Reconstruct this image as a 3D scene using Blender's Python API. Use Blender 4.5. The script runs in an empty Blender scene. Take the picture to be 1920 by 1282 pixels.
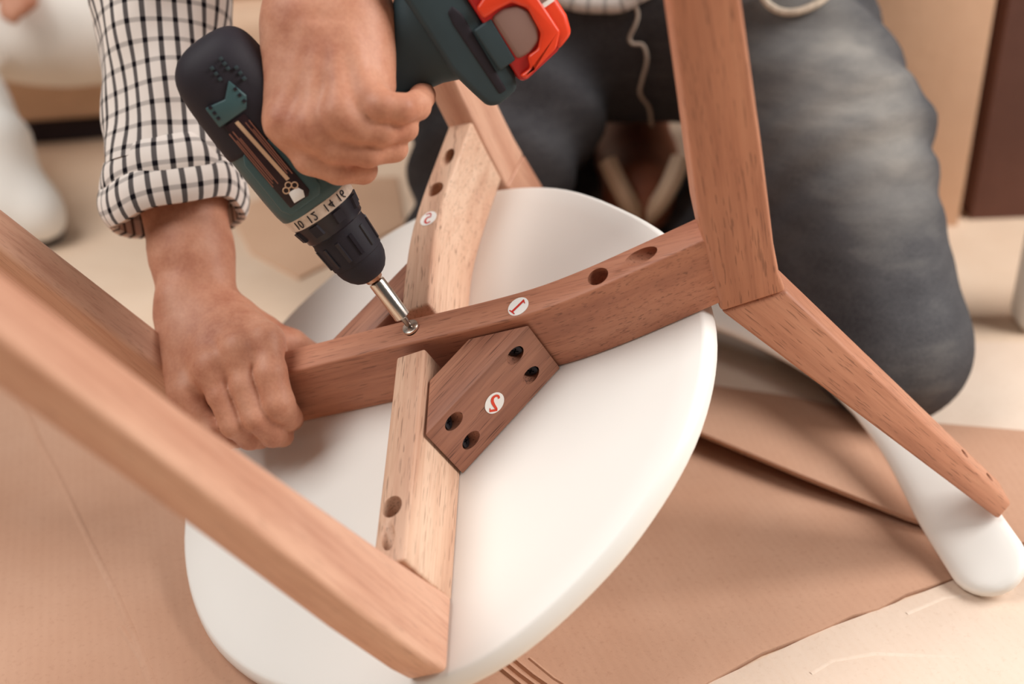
import bpy, bmesh, math, random
import numpy as np
from mathutils import Matrix, Vector
random.seed(4); np.random.seed(4)
sc = bpy.context.scene
COL = sc.collection

# ------------------------------------------------------------------ camera, world, light, exposure
FPX = 2200.0
CAMZ = 0.598
CM = np.array([[0.99965503, -0.01251028, -0.02309339],
               [0.02626427, 0.47615873, 0.87896703],
               [0.0, -0.87927035, 0.47632305]])            # rows: right, up, back
cd = bpy.data.cameras.new('camera'); cam = bpy.data.objects.new('camera', cd); COL.objects.link(cam)
cd.sensor_width = 36.0; cd.lens = FPX / 1920.0 * 36.0
mw = Matrix.Identity(4)
for i in range(3):
    for j in range(3): mw[i][j] = CM[j][i]
mw[2][3] = CAMZ
cam.matrix_world = mw
cd.clip_start = 0.02
cd.dof.use_dof = True; cd.dof.focus_distance = 0.815; cd.dof.aperture_fstop = 2.9
sc.camera = cam

def S(r, g, b, a=1.0):
    f = lambda c: (c / 255.0) / 12.92 if c / 255.0 <= 0.04045 else (((c / 255.0) + 0.055) / 1.055) ** 2.4
    return (f(r), f(g), f(b), a)

wd = bpy.data.worlds.new('world'); sc.world = wd; wd.use_nodes = True
bgn = wd.node_tree.nodes['Background']; bgn.inputs[0].default_value = (1.0, 0.965, 0.94, 1); bgn.inputs[1].default_value = 0.07
def area_light(name, loc, target, size, power, color):
    l = bpy.data.lights.new(name, 'AREA'); l.shape = 'RECTANGLE'; l.size, l.size_y = size
    l.energy = power; l.color = color
    o = bpy.data.objects.new(name, l); COL.objects.link(o); o.location = loc
    o.rotation_euler = (Vector(target) - Vector(loc)).to_track_quat('-Z', 'Y').to_euler()
    return o
area_light('window_daylight', (2.2, 0.55, 1.95), (0.05, 0.8, 0.2), (1.5, 1.5), 86, (1.0, 0.975, 0.945))
area_light('room_daylight', (-1.55, 0.45, 2.35), (0.0, 0.85, 0.15), (1.8, 1.8), 55, (1.0, 0.97, 0.94))
vs = sc.view_settings
vs.view_transform = 'Standard'; vs.look = 'None'; vs.exposure = 0.14; vs.gamma = 1.0; vs.use_curve_mapping = False

# ------------------------------------------------------------------ point helpers
CP = np.array([0.0, 0.0, CAMZ])
def Cp(px, py, depth):                       # point at a depth in front of the camera
    return CP + depth * ((px - 960) / FPX * CM[0] - (py - 641) / FPX * CM[1] - CM[2])
def G(px, py, z=0.0):                        # point at a height above the floor
    d = (px - 960) / FPX * CM[0] - (py - 641) / FPX * CM[1] - CM[2]
    return CP + d * ((z - CAMZ) / d[2])
CW = np.array([0.57060707, -0.82122321, 0.0])              # chair frame: width, back, underside normal
CB = np.array([0.69225669, 0.48099781, 0.53797935])
CN = np.array([-0.44180113, -0.30697482, 0.84295802])
CO = np.array([-0.07127312, 0.74074821, -0.38963089]) + CP
def L2W(p): p = np.asarray(p, float); return CO + p[0] * CW + p[1] * CB + p[2] * CN

# ------------------------------------------------------------------ object helpers
def link(o, parent=None):
    COL.objects.link(o)
    if parent is not None: o.parent = parent
    return o
def tag(o, label=None, cat=None, group=None, kind=None):
    if label: o['label'] = label
    if cat: o['category'] = cat
    if group: o['group'] = group
    if kind: o['kind'] = kind
    return o
def empty(name, loc, label=None, cat=None, group=None, mat=None):
    o = bpy.data.objects.new(name, None); COL.objects.link(o); o.empty_display_size = 0.05
    if mat is not None: o.matrix_world = mat
    else: o.location = tuple(loc)
    return tag(o, label, cat, group)
def add(name, verts, faces, mat, parent=None, frame=None, smooth=True, angle=40, uv=None):
    me = bpy.data.meshes.new(name)
    me.from_pydata([tuple(map(float, v)) for v in verts], [], [tuple(map(int, f)) for f in faces])
    if uv is not None:
        ul = me.uv_layers.new(name='UVMap')
        ul.data.foreach_set('uv', np.asarray(uv, np.float32).ravel())
    me.update()
    if smooth:
        me.polygons.foreach_set('use_smooth', [True] * len(me.polygons))
        if angle: me.set_sharp_from_angle(angle=math.radians(angle))
    if mat: me.materials.append(mat)
    o = bpy.data.objects.new(name, me); COL.objects.link(o)
    if parent is not None:
        o.parent = parent
        o.matrix_parent_inverse = parent_world(parent).inverted()
    if frame is not None: o.matrix_basis = frame
    return o
def parent_world(p):
    m = p.matrix_basis.copy()
    q = p
    while q.parent is not None:
        m = q.parent.matrix_basis @ (q.matrix_parent_inverse @ m) if False else parent_world(q.parent) @ q.matrix_parent_inverse @ m
        break
    return m
def frameM(o, x, y, z):
    m = Matrix.Identity(4)
    for i in range(3): m[i][0], m[i][1], m[i][2], m[i][3] = x[i], y[i], z[i], o[i]
    return m
def recalc(me):
    bm = bmesh.new(); bm.from_mesh(me); bmesh.ops.recalc_face_normals(bm, faces=bm.faces); bm.to_mesh(me); bm.free()
def bake(o, bevel=0.0, seg=2, cutters=(), angle=40, subs=0, blim=30):
    """bevel + boolean holes + subdivision, evaluated once into a plain mesh"""
    recalc(o.data)
    if subs:
        m = o.modifiers.new('s', 'SUBSURF'); m.levels = subs; m.render_levels = subs
    if bevel:
        m = o.modifiers.new('b', 'BEVEL'); m.width = bevel; m.segments = seg; m.limit_method = 'ANGLE'; m.angle_limit = math.radians(blim)
    for c in cutters:
        recalc(c.data)
        m = o.modifiers.new('h', 'BOOLEAN'); m.operation = 'DIFFERENCE'; m.object = c; m.solver = 'EXACT'
    bpy.context.view_layer.update()
    dg = bpy.context.evaluated_depsgraph_get()
    me = bpy.data.meshes.new_from_object(o.evaluated_get(dg))
    o.modifiers.clear(); old = o.data; o.data = me; me.name = old.name
    bpy.data.meshes.remove(old)
    for c in cutters:
        cm = c.data; bpy.data.objects.remove(c); bpy.data.meshes.remove(cm)
    me.polygons.foreach_set('use_smooth', [True] * len(me.polygons)); me.set_sharp_from_angle(angle=math.radians(angle))
    return o
def cyl_data(p0, p1, r0, r1=None, n=24):
    r1 = r0 if r1 is None else r1
    p0, p1 = np.array(p0, float), np.array(p1, float); d = p1 - p0; d /= np.linalg.norm(d)
    u = np.cross(d, [0.3, 0.5, 0.81]); u /= np.linalg.norm(u); v = np.cross(d, u)
    V = []; 
    for p, r in ((p0, r0), (p1, r1)):
        for k in range(n):
            a = 2 * math.pi * k / n; V.append(p + r * (math.cos(a) * u + math.sin(a) * v))
    F = [(k, (k + 1) % n, n + (k + 1) % n, n + k) for k in range(n)] + [tuple(range(n - 1, -1, -1)), tuple(range(n, 2 * n))]
    return V, F
def cutter(p0, p1, r, r1=None, n=28):
    V, F = cyl_data(p0, p1, r, r1, n); return add('cut', V, F, None, smooth=False)
def prism(name, poly, z0, z1, mat, parent, frame, bevel=0.0022, seg=3, cutters=(), blim=30):
    n = len(poly)
    V = [(p[0], p[1], z0) for p in poly] + [(p[0], p[1], z1) for p in poly]
    F = [tuple(range(n))[::-1], tuple(range(n, 2 * n))] + [(k, (k + 1) % n, n + (k + 1) % n, n + k) for k in range(n)]
    o = add(name, V, F, mat, None, frame)
    bake(o, bevel, seg, cutters, blim=blim)
    if parent is not None:
        o.parent = parent; o.matrix_parent_inverse = parent_world(parent).inverted()
    return o
def hexa(name, A, Bq, mat, parent, frame_axes, bevel=0.002, seg=3, cutters=()):
    """beam between two quads given in world space; its own frame runs along the beam so that the grain follows"""
    A = [np.array(a, float) for a in A]; Bq = [np.array(a, float) for a in Bq]
    o0 = sum(A) / 4; x = sum(Bq) / 4 - o0; x /= np.linalg.norm(x)
    y = np.array(frame_axes, float); y -= x * (x @ y); y /= np.linalg.norm(y); z = np.cross(x, y)
    fr = frameM(o0, x, y, z)
    T = lambda p: ((p - o0) @ x, (p - o0) @ y, (p - o0) @ z)
    V = [T(p) for p in A + Bq]
    F = [(0, 1, 2, 3), (7, 6, 5, 4)] + [(k, 4 + k, 4 + (k + 1) % 4, (k + 1) % 4) for k in range(4)]
    o = add(name, V, F, mat, None, fr)
    bake(o, bevel, seg, cutters)
    o.parent = parent; o.matrix_parent_inverse = parent_world(parent).inverted()
    return o
def box_o(name, c, size, mat, parent=None, rz=0.0, bevel=0.0, seg=2, axes=None):
    sx, sy, sz = [s / 2 for s in size]
    V = [(x, y, z) for x in (-sx, sx) for y in (-sy, sy) for z in (-sz, sz)]
    F = [(0, 1, 3, 2), (4, 6, 7, 5), (0, 4, 5, 1), (2, 3, 7, 6), (0, 2, 6, 4), (1, 5, 7, 3)]
    if axes is None: fr = Matrix.Translation(Vector([float(v) for v in c])) @ Matrix.Rotation(rz, 4, 'Z')
    else: fr = frameM(c, *axes)
    o = add(name, V, F, mat, None, fr)
    bake(o, bevel, seg)
    if parent is not None:
        o.parent = parent; o.matrix_parent_inverse = parent_world(parent).inverted()
    return o
def smooth_path(P, n):
    P = np.array(P, float); t = np.r_[0, np.cumsum(np.linalg.norm(np.diff(P[:, :3], axis=0), axis=1))]; t /= t[-1]
    T = np.linspace(0, 1, n); out = []
    for q in T:
        i = min(max(np.searchsorted(t, q) - 1, 0), len(P) - 2); u = (q - t[i]) / (t[i + 1] - t[i])
        p1, p2 = P[i], P[i + 1]; h = t[i + 1] - t[i]
        m1 = (P[i + 1] - P[i - 1]) / (t[i + 1] - t[i - 1]) * h if i > 0 else (p2 - p1)
        m2 = (P[i + 2] - P[i]) / (t[i + 2] - t[i]) * h if i + 2 < len(P) else (p2 - p1)
        out.append((2 * u**3 - 3 * u**2 + 1) * p1 + (u**3 - 2 * u**2 + u) * m1 + (-2 * u**3 + 3 * u**2) * p2 + (u**3 - u**2) * m2)
    return np.array(out)
def tube_data(P, R, n=12, cap=True, ref=(0.1, 0.3, 0.95), warp=None, uvr=None):
    """tube along P with radii R; warp(i, a) scales the radius; returns verts, faces, uvs"""
    P = np.array(P, float); V = []; F = []; U = []
    s = np.r_[0, np.cumsum(np.linalg.norm(np.diff(P, axis=0), axis=1))]
    u = None
    for i in range(len(P)):
        d = P[min(i + 1, len(P) - 1)] - P[max(i - 1, 0)]; d = d / np.linalg.norm(d)
        if u is None: u = np.cross(d, ref)
        u = u - d * (d @ u); u /= np.linalg.norm(u); v = np.cross(d, u)
        for k in range(n):
            a = 2 * math.pi * k / n; r = R[i] * (warp(i, a) if warp else 1.0)
            V.append(P[i] + r * (math.cos(a) * u + math.sin(a) * v))
    for i in range(len(P) - 1):
        for k in range(n):
            k2 = (k + 1) % n
            F.append((i * n + k, i * n + k2, (i + 1) * n + k2, (i + 1) * n + k))
            if uvr:
                a0, a1 = 2 * math.pi * k / n * uvr, 2 * math.pi * (k + 1) / n * uvr
                U += [(a0, s[i]), (a1, s[i]), (a1, s[i + 1]), (a0, s[i + 1])]
    if cap:
        F.append(tuple(range(n))[::-1]); F.append(tuple(range((len(P) - 1) * n, len(P) * n)))
        if uvr: U += [(0, 0)] * (2 * n)
    return V, F, (U if uvr else None)
def tube(name, P, R, mat, parent=None, n=12, **kw):
    if np.isscalar(R): R = [R] * len(P)
    V, F, U = tube_data(P, R, n, **kw)
    return add(name, V, F, mat, parent, uv=U)

# ---- implicit surfaces (for bodies and soft things)
def cone(a, b, ra, rb, k=0.008): return ('c', np.array(a, np.float32), np.array(b, np.float32), ra, rb, k)
def ell(c, axes, r, k=0.01): return ('e', np.array(c, np.float32), np.array(axes, np.float32), np.array(r, np.float32), 0, k)
def sdf_eval(prims, X):
    D = None
    for t, a, b, ra, rb, k in prims:
        if t == 'c':
            ba = b - a; pa = X - a
            h = np.clip((pa @ ba) / float(ba @ ba), 0, 1)
            d = np.linalg.norm(pa - h[..., None] * ba, axis=-1) - (ra + (rb - ra) * h)
        else:
            q = (X - a) @ b.T; n1 = np.linalg.norm(q / ra, axis=-1); n2 = np.linalg.norm(q / (ra * ra), axis=-1) + 1e-9
            d = n1 * (n1 - 1) / n2
        if D is None: D = d
        elif k <= 0: D = np.minimum(D, d)
        else:
            h = np.clip(0.5 + 0.5 * (D - d) / k, 0, 1); D = D * (1 - h) + d * h - k * h * (1 - h)
    return D
def surface(prims, h, disp=None, pad=0.02, groups=None, zmin=None, fingers=(), smooth=0):
    """surface nets; groups: list of prim lists joined by a hard minimum or a small k"""
    allp = prims if groups is None else [p for g in groups for p in g[0]] + [p for g in fingers for p in g]
    lo = np.full(3, 1e9); hi = -lo
    for t, a, b, ra, rb, k in allp:
        if t == 'c':
            r = max(ra, rb); lo = np.minimum(lo, np.minimum(a, b) - r); hi = np.maximum(hi, np.maximum(a, b) + r)
        else:
            r = float(np.max(ra)); lo = np.minimum(lo, a - r); hi = np.maximum(hi, a + r)
    lo -= pad; hi += pad
    n = np.ceil((hi - lo) / h).astype(int) + 1
    ax = [lo[i] + h * np.arange(n[i]) for i in range(3)]
    X = np.stack(np.meshgrid(*ax, indexing='ij'), -1).astype(np.float32)
    if groups is None: D = sdf_eval(prims, X)
    else:
        D = None
        for g, k in groups:
            d = sdf_eval(g, X)
            if D is None: D = d
            elif k <= 0: D = np.minimum(D, d)
            else:
                q = np.clip(0.5 + 0.5 * (D - d) / k, 0, 1); D = D * (1 - q) + d * q - k * q * (1 - q)
    if fingers:                                  # fingers stay apart from each other and melt only into the palm
        E = [sdf_eval(g, X) for g in fingers]; d = E[0]
        for e in E[1:]:
            q = np.clip(0.5 + 0.5 * (d - e) / .0018, 0, 1); d = d * (1 - q) + e * q - .0018 * q * (1 - q)
        q = np.clip(0.5 + 0.5 * (D - d) / .005, 0, 1); D = D * (1 - q) + d * q - .005 * q * (1 - q)
    if disp is not None: D = D + disp(X)
    if zmin is not None: D = np.maximum(D, zmin - X[..., 2])
    s = D < 0
    c = np.zeros(n - 1, int)
    for dx in (0, 1):
        for dy in (0, 1):
            for dz in (0, 1): c += s[dx:n[0] - 1 + dx, dy:n[1] - 1 + dy, dz:n[2] - 1 + dz]
    act = (c > 0) & (c < 8); idx = -np.ones(n - 1, int); I = np.argwhere(act); idx[act] = np.arange(len(I))
    P = np.zeros((len(I), 3)); Wt = np.zeros(len(I))
    cor = [(x, y, z) for x in (0, 1) for y in (0, 1) for z in (0, 1)]
    for a in cor:
        for axis in range(3):
            if a[axis]: continue
            b = list(a); b[axis] = 1
            va = D[I[:, 0] + a[0], I[:, 1] + a[1], I[:, 2] + a[2]]; vb = D[I[:, 0] + b[0], I[:, 1] + b[1], I[:, 2] + b[2]]
            m = (va < 0) != (vb < 0)
            t = np.where(m, va / np.where(m, va - vb, 1), 0)
            q = np.array(a)[None] + t[:, None] * (np.array(b) - np.array(a))[None]
            P[m] += q[m]; Wt[m] += 1
    P = lo + h * (I + P / Wt[:, None])
    F = []
    for axis in range(3):
        o1, o2 = [(1, 2), (2, 0), (0, 1)][axis]
        sl = [slice(0, n[0]), slice(0, n[1]), slice(0, n[2])]
        a = [slice(None)] * 3; b = [slice(None)] * 3; a[axis] = slice(0, n[axis] - 1); b[axis] = slice(1, n[axis])
        ch = s[tuple(a)] != s[tuple(b)]
        E = np.argwhere(ch); E = E[(E[:, o1] > 0) & (E[:, o2] > 0) & (E[:, o1] < n[o1] - 1) & (E[:, o2] < n[o2] - 1)]
        ins = s[E[:, 0], E[:, 1], E[:, 2]]
        def at(d1, d2):
            e = E.copy(); e[:, o1] -= d1; e[:, o2] -= d2; return idx[e[:, 0], e[:, 1], e[:, 2]]
        q = np.stack([at(1, 1), at(0, 1), at(0, 0), at(1, 0)], 1)
        q[~ins] = q[~ins][:, ::-1]
        F.append(q)
    F = np.concatenate(F)
    F = F[(F >= 0).all(1)]
    for lam in (.5, -.52) * smooth:                      # gentle smoothing that keeps the volume
        acc = np.zeros_like(P); cnt = np.zeros(len(P))
        for k in range(4):
            for j in (1, 3):
                np.add.at(acc, F[:, k], P[F[:, (k + j) % 4]]); np.add.at(cnt, F[:, k], 1)
        P = P + lam * (acc / np.maximum(cnt, 1)[:, None] - P)
    return P, F
def vnoise(X, f, seed=0):
    r = np.random.RandomState(seed); out = 0
    for k in range(5):
        d = r.normal(size=3); d /= np.linalg.norm(d); out = out + np.sin((X @ d.astype(np.float32)) * f * (0.7 + 0.6 * r.rand()) + 6.28 * r.rand())
    return out / 5

# ------------------------------------------------------------------ materials
def newmat(name):
    m = bpy.data.materials.new(name); m.use_nodes = True; nt = m.node_tree
    return m, nt, nt.nodes['Principled BSDF']
def nd(nt, t, **kw):
    n = nt.nodes.new(t)
    for k, v in kw.items(): setattr(n, k, v)
    return n
def ramp(nt, fac, stops):
    r = nd(nt, 'ShaderNodeValToRGB'); e = r.color_ramp.elements
    while len(e) < len(stops): e.new(0.5)
    for q, (p, c) in zip(e, stops): q.position = p; q.color = c
    nt.links.new(fac, r.inputs[0]); return r.outputs[0]
def noise(nt, vec, scale, detail=3, rough=0.55):
    n = nd(nt, 'ShaderNodeTexNoise'); n.inputs['Scale'].default_value = scale; n.inputs['Detail'].default_value = detail; n.inputs['Roughness'].default_value = rough
    if vec is not None: nt.links.new(vec, n.inputs['Vector'])
    return n.outputs[0]
def mapping(nt, vec, scale):
    m = nd(nt, 'ShaderNodeMapping'); m.inputs['Scale'].default_value = scale; nt.links.new(vec, m.inputs['Vector']); return m.outputs[0]
def mix(nt, fac, a, b, mode='MIX'):
    m = nd(nt, 'ShaderNodeMix', data_type='RGBA', blend_type=mode)
    for s, v in ((m.inputs[0], fac), (m.inputs[6], a), (m.inputs[7], b)):
        if hasattr(v, 'default_value') or hasattr(v, 'is_linked'): nt.links.new(v, s)
        else: s.default_value = v
    return m.outputs[2]
def bump(nt, h, strength, dist=0.001):
    b = nd(nt, 'ShaderNodeBump'); b.inputs['Strength'].default_value = strength; b.inputs['Distance'].default_value = dist
    nt.links.new(h, b.inputs['Height']); return b.outputs[0]
def objvec(nt, rnd=True):
    tc = nd(nt, 'ShaderNodeTexCoord')
    if not rnd: return tc.outputs['Object']
    oi = nd(nt, 'ShaderNodeObjectInfo'); mu = nd(nt, 'ShaderNodeMath', operation='MULTIPLY'); mu.inputs[1].default_value = 7.0
    nt.links.new(oi.outputs['Random'], mu.inputs[0])
    va = nd(nt, 'ShaderNodeVectorMath', operation='ADD'); nt.links.new(tc.outputs['Object'], va.inputs[0]); nt.links.new(mu.outputs[0], va.inputs[1])
    return va.outputs[0]
def wood(name, light, mid, dark, pore=0.6, rough=0.5, pm_=(60, 950, 950)):
    m, nt, b = newmat(name); v = objvec(nt)
    big = noise(nt, mapping(nt, v, (2.2, 26, 26)), 1.6, 4, 0.6)
    c = ramp(nt, big, [(0.32, dark), (0.5, mid), (0.68, light)])
    blot = noise(nt, mapping(nt, v, (6, 14, 14)), 2.0, 3)
    c = mix(nt, 0.35, c, ramp(nt, blot, [(0.35, mid), (0.65, light)]))
    fine = noise(nt, mapping(nt, v, (14, 420, 420)), 1.0, 3, 0.6)
    c = mix(nt, ramp(nt, fine, [(0.5, (0, 0, 0, 1)), (0.72, (0.5, 0.5, 0.5, 1))]), c, dark)
    po = noise(nt, mapping(nt, v, pm_), 1.0, 1, 0.4)
    pm = ramp(nt, po, [(0.63, (0, 0, 0, 1)), (0.69, (pore, pore, pore, 1))])
    c = mix(nt, pm, c, tuple(x * 0.38 for x in dark[:3]) + (1,))
    nt.links.new(c, b.inputs['Base Color']); b.inputs['Roughness'].default_value = rough
    b.inputs['Specular IOR Level'].default_value = 0.35
    nt.links.new(bump(nt, fine, 0.12, 0.0006), b.inputs['Normal'])
    return m
def plain(name, col, rough=0.5, metal=0.0, spec=0.4, var=0.0, vs_=30, bmp=0.0, bs=300, coat=0.0):
    m, nt, b = newmat(name)
    b.inputs['Roughness'].default_value = rough; b.inputs['Metallic'].default_value = metal; b.inputs['Specular IOR Level'].default_value = spec
    v = objvec(nt, False)
    lo = tuple(x * (1 - var) for x in col[:3]) + (1,); hi = tuple(min(1, x * (1 + var)) for x in col[:3]) + (1,)
    nt.links.new(ramp(nt, noise(nt, v, vs_, 4), [(0.3, lo), (0.7, hi)]), b.inputs['Base Color'])
    if bmp: nt.links.new(bump(nt, noise(nt, v, bs, 3), bmp, 0.001), b.inputs['Normal'])
    if coat: b.inputs['Coat Weight'].default_value = coat
    return m
M = {}
M['wood_red'] = wood('red_brown_wood', S(198, 140, 112), S(182, 122, 95), S(148, 92, 72), 0.5)
M['wood_block'] = wood('dark_brown_wood', S(184, 132, 106), S(158, 106, 84), S(110, 68, 56), 0.75, pm_=(26, 1000, 1000))
M['wood_light'] = wood('light_brown_wood', S(226, 192, 166), S(212, 172, 145), S(184, 134, 108), 0.6)
M['wood_mid'] = wood('mid_brown_wood', S(206, 150, 120), S(192, 132, 103), S(158, 102, 78), 0.5)
M['wood_front'] = wood('pale_front_leg_wood', S(222, 178, 152), S(206, 156, 130), S(176, 122, 98), 0.2, 0.42)
M['seat'] = plain('white_lacquer', S(243, 240, 234), 0.38, 0, 0.4, 0.012, 8)
M['sticker'] = plain('sticker_paper', S(246, 243, 238), 0.6, 0, 0.3)
M['red_ink'] = plain('red_ink', S(205, 48, 36), 0.6)
M['orange_ink'] = plain('orange_red_ink', S(222, 70, 42), 0.6)
M['black_steel'] = plain('black_screw_steel', S(36, 32, 36), 0.38, 0.6)
M['steel'] = plain('bright_steel', S(216, 206, 196), 0.24, 1.0, 0.5, 0.05, 60)
M['steel_dark'] = plain('dark_steel', S(150, 138, 130), 0.3, 1.0)
M['copper'] = plain('copper_steel', S(190, 150, 125), 0.3, 1.0)
M['teal'] = plain('teal_plastic', S(60, 86, 88), 0.42, 0, 0.4, 0.05, 40, 0.12, 900)
M['teal_dark'] = plain('dark_teal_rubber', S(50, 64, 68), 0.6, 0, 0.3, 0.06, 40)
M['black'] = plain('black_rubber', S(38, 33, 40), 0.66, 0, 0.3, 0.1, 60, 0.1, 800)
M['black_gloss'] = plain('black_plastic', S(34, 29, 36), 0.33, 0, 0.4, 0.1, 60)
M['red'] = plain('red_orange_plastic', S(226, 66, 34), 0.34, 0, 0.45, 0.06, 30)
M['red_deep'] = plain('deep_red_plastic', S(176, 34, 32), 0.38, 0, 0.4, 0.06, 30)
M['button'] = plain('grey_brown_plastic', S(138, 108, 98), 0.5)
M['band'] = plain('worn_number_band', S(218, 200, 184), 0.5, 0, 0.3, 0.14, 240)
M['label'] = plain('dark_label', S(44, 28, 30), 0.4, 0, 0.3, 0.25, 160)
M['label_stripe'] = plain('tan_label_stripe', S(206, 170, 138), 0.5)
M['label_text'] = plain('copper_label_text', S(150, 98, 80), 0.5)
M['cloth_white'] = plain('white_trouser_cloth', S(240, 234, 226), 0.85, 0, 0.1, 0.03, 20, 0.15, 120)
M['shoe_white'] = plain('white_shoe_leather', S(243, 239, 232), 0.6, 0, 0.3, 0.02, 20)
M['sole'] = plain('dark_sole_rubber', S(44, 34, 38), 0.7)
M['sofa'] = plain('beige_sofa_fabric', S(208, 176, 150), 0.9, 0, 0.1, 0.05, 40, 0.2, 400)
M['shadow_base'] = plain('sofa_gap_shade', S(40, 30, 36), 0.8)  # near-black colour painted as the shade in the gap under the sofa
M['leather'] = plain('brown_shoe_leather', S(150, 96, 74), 0.5, 0, 0.4, 0.15, 50)
M['beige'] = plain('beige_shoe_stripe', S(232, 208, 180), 0.6)
M['foam'] = plain('white_foam', S(244, 238, 230), 0.8, 0, 0.2, 0.02, 40)
M['cord'] = plain('pale_cord', S(176, 160, 146), 0.8, 0, 0.2)
M['tan_trim'] = plain('tan_stitching', S(206, 190, 172), 0.8, 0, 0.2, 0.2, 300)
M['hair'] = plain('dark_brown_hair', S(58, 42, 36), 0.6, 0, 0.3, 0.3, 120, 0.4, 300)
def skin_mat():
    m, nt, b = newmat('skin'); v = objvec(nt, False)
    c = ramp(nt, noise(nt, v, 32, 4, 0.6), [(0.28, S(170, 108, 84)), (0.5, S(194, 136, 109)), (0.74, S(208, 155, 129))])
    fine = noise(nt, v, 420, 3)
    c = mix(nt, 0.10, c, ramp(nt, fine, [(0.35, S(150, 84, 68)), (0.65, S(226, 170, 140))]))
    nt.links.new(c, b.inputs['Base Color']); b.inputs['Roughness'].default_value = 0.52; b.inputs['Specular IOR Level'].default_value = 0.3
    b.inputs['Subsurface Weight'].default_value = 0.05; b.inputs['Subsurface Radius'].default_value = (0.003, 0.0012, 0.0006); b.inputs['Subsurface Scale'].default_value = 1.0
    nt.links.new(bump(nt, noise(nt, v, 300, 4), 0.14, 0.001), b.inputs['Normal'])
    return m
M['skin'] = skin_mat()
def check_mat():
    m, nt, b = newmat('checked_shirt_cotton')
    uvn = nd(nt, 'ShaderNodeUVMap'); uvn.uv_map = 'UVMap'
    sx = nd(nt, 'ShaderNodeSeparateXYZ'); 
    wob = noise(nt, mapping(nt, uvn.outputs[0], (30, 30, 30)), 1.0, 2)
    nt.links.new(uvn.outputs[0], sx.inputs[0])
    def line(out, period, width, soft):
        d = nd(nt, 'ShaderNodeMath', operation='DIVIDE'); nt.links.new(out, d.inputs[0]); d.inputs[1].default_value = period
        fr = nd(nt, 'ShaderNodeMath', operation='FRACT'); nt.links.new(d.outputs[0], fr.inputs[0])
        s = nd(nt, 'ShaderNodeMath', operation='SUBTRACT'); nt.links.new(fr.outputs[0], s.inputs[0]); s.inputs[1].default_value = 0.5
        ab = nd(nt, 'ShaderNodeMath', operation='ABSOLUTE'); nt.links.new(s.outputs[0], ab.inputs[0])
        return ramp(nt, ab.outputs[0], [(width / 2, (1, 1, 1, 1)), (width / 2 + soft, (0, 0, 0, 1))])
    lu = line(sx.outputs[0], 0.0125, 0.26, 0.06); lv = line(sx.outputs[1], 0.0165, 0.16, 0.07)
    c = mix(nt, mix(nt, 0.42, (0, 0, 0, 1), lv), S(232, 222, 214), S(60, 52, 58))
    c = mix(nt, mix(nt, 0.88, (0, 0, 0, 1), lu), c, S(34, 28, 36))
    c = mix(nt, mix(nt, 1.0, lu, lv, 'MULTIPLY'), c, S(20, 16, 22))
    nt.links.new(c, b.inputs['Base Color']); b.inputs['Roughness'].default_value = 0.9; b.inputs['Specular IOR Level'].default_value = 0.1
    nt.links.new(bump(nt, noise(nt, mapping(nt, uvn.outputs[0], (1400, 1400, 1400)), 1.0, 2), 0.15, 0.0005), b.inputs['Normal'])
    return m
M['check'] = check_mat()
def denim_mat():
    m, nt, b = newmat('faded_denim'); tc = nd(nt, 'ShaderNodeTexCoord'); v = tc.outputs['Object']
    fade = noise(nt, mapping(nt, v, (5, 5, 5)), 1.2, 3, 0.6)
    streak = noise(nt, mapping(nt, v, (14, 14, 60)), 1.0, 4, 0.6)
    at = nd(nt, 'ShaderNodeAttribute'); at.attribute_name = 'wear'
    f1 = nd(nt, 'ShaderNodeMath', operation='MULTIPLY'); nt.links.new(streak, f1.inputs[0]); f1.inputs[1].default_value = 0.30
    f2 = nd(nt, 'ShaderNodeMath', operation='MULTIPLY_ADD'); nt.links.new(fade, f2.inputs[0]); f2.inputs[1].default_value = 0.55; nt.links.new(f1.outputs[0], f2.inputs[2])
    f3 = nd(nt, 'ShaderNodeMath', operation='MULTIPLY_ADD'); nt.links.new(at.outputs['Fac'], f3.inputs[0]); f3.inputs[1].default_value = 0.44; nt.links.new(f2.outputs[0], f3.inputs[2])
    c = ramp(nt, f3.outputs[0], [(0.40, S(42, 40, 45)), (0.62, S(76, 75, 78)), (0.82, S(126, 123, 120)), (1.0, S(172, 166, 158))])
    tw = noise(nt, mapping(nt, v, (900, 900, 900)), 1.0, 2)
    c = mix(nt, 0.2, c, ramp(nt, tw, [(0.3, S(30, 32, 40)), (0.7, S(150, 148, 146))]))
    nt.links.new(c, b.inputs['Base Color']); b.inputs['Roughness'].default_value = 0.92; b.inputs['Specular IOR Level'].default_value = 0.08
    nt.links.new(bump(nt, streak, 0.25, 0.003), b.inputs['Normal'])
    return m
M['denim'] = denim_mat()
def card(name, a, b_, c_):
    m, nt, b = newmat(name); tc = nd(nt, 'ShaderNodeTexCoord'); v = tc.outputs['Object']
    c = ramp(nt, noise(nt, v, 5, 5, 0.6), [(0.3, a), (0.7, b_)])
    fib = noise(nt, v, 260, 4, 0.7)
    c = mix(nt, ramp(nt, fib, [(0.55, (0, 0, 0, 1)), (0.8, (0.45, 0.45, 0.45, 1))]), c, c_)
    flute = nd(nt, 'ShaderNodeTexWave'); flute.inputs['Scale'].default_value = 45; flute.inputs['Distortion'].default_value = 0.6
    nt.links.new(v, flute.inputs['Vector'])
    c = mix(nt, 0.012, c, flute.outputs[0], 'OVERLAY')
    nt.links.new(c, b.inputs['Base Color']); b.inputs['Roughness'].default_value = 0.85; b.inputs['Specular IOR Level'].default_value = 0.15
    nt.links.new(bump(nt, noise(nt, v, 26, 5, 0.6), 0.25, 0.004), b.inputs['Normal'])
    return m
M['card'] = card('brown_cardboard', S(190, 146, 120), S(201, 160, 135), S(166, 122, 98))
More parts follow.
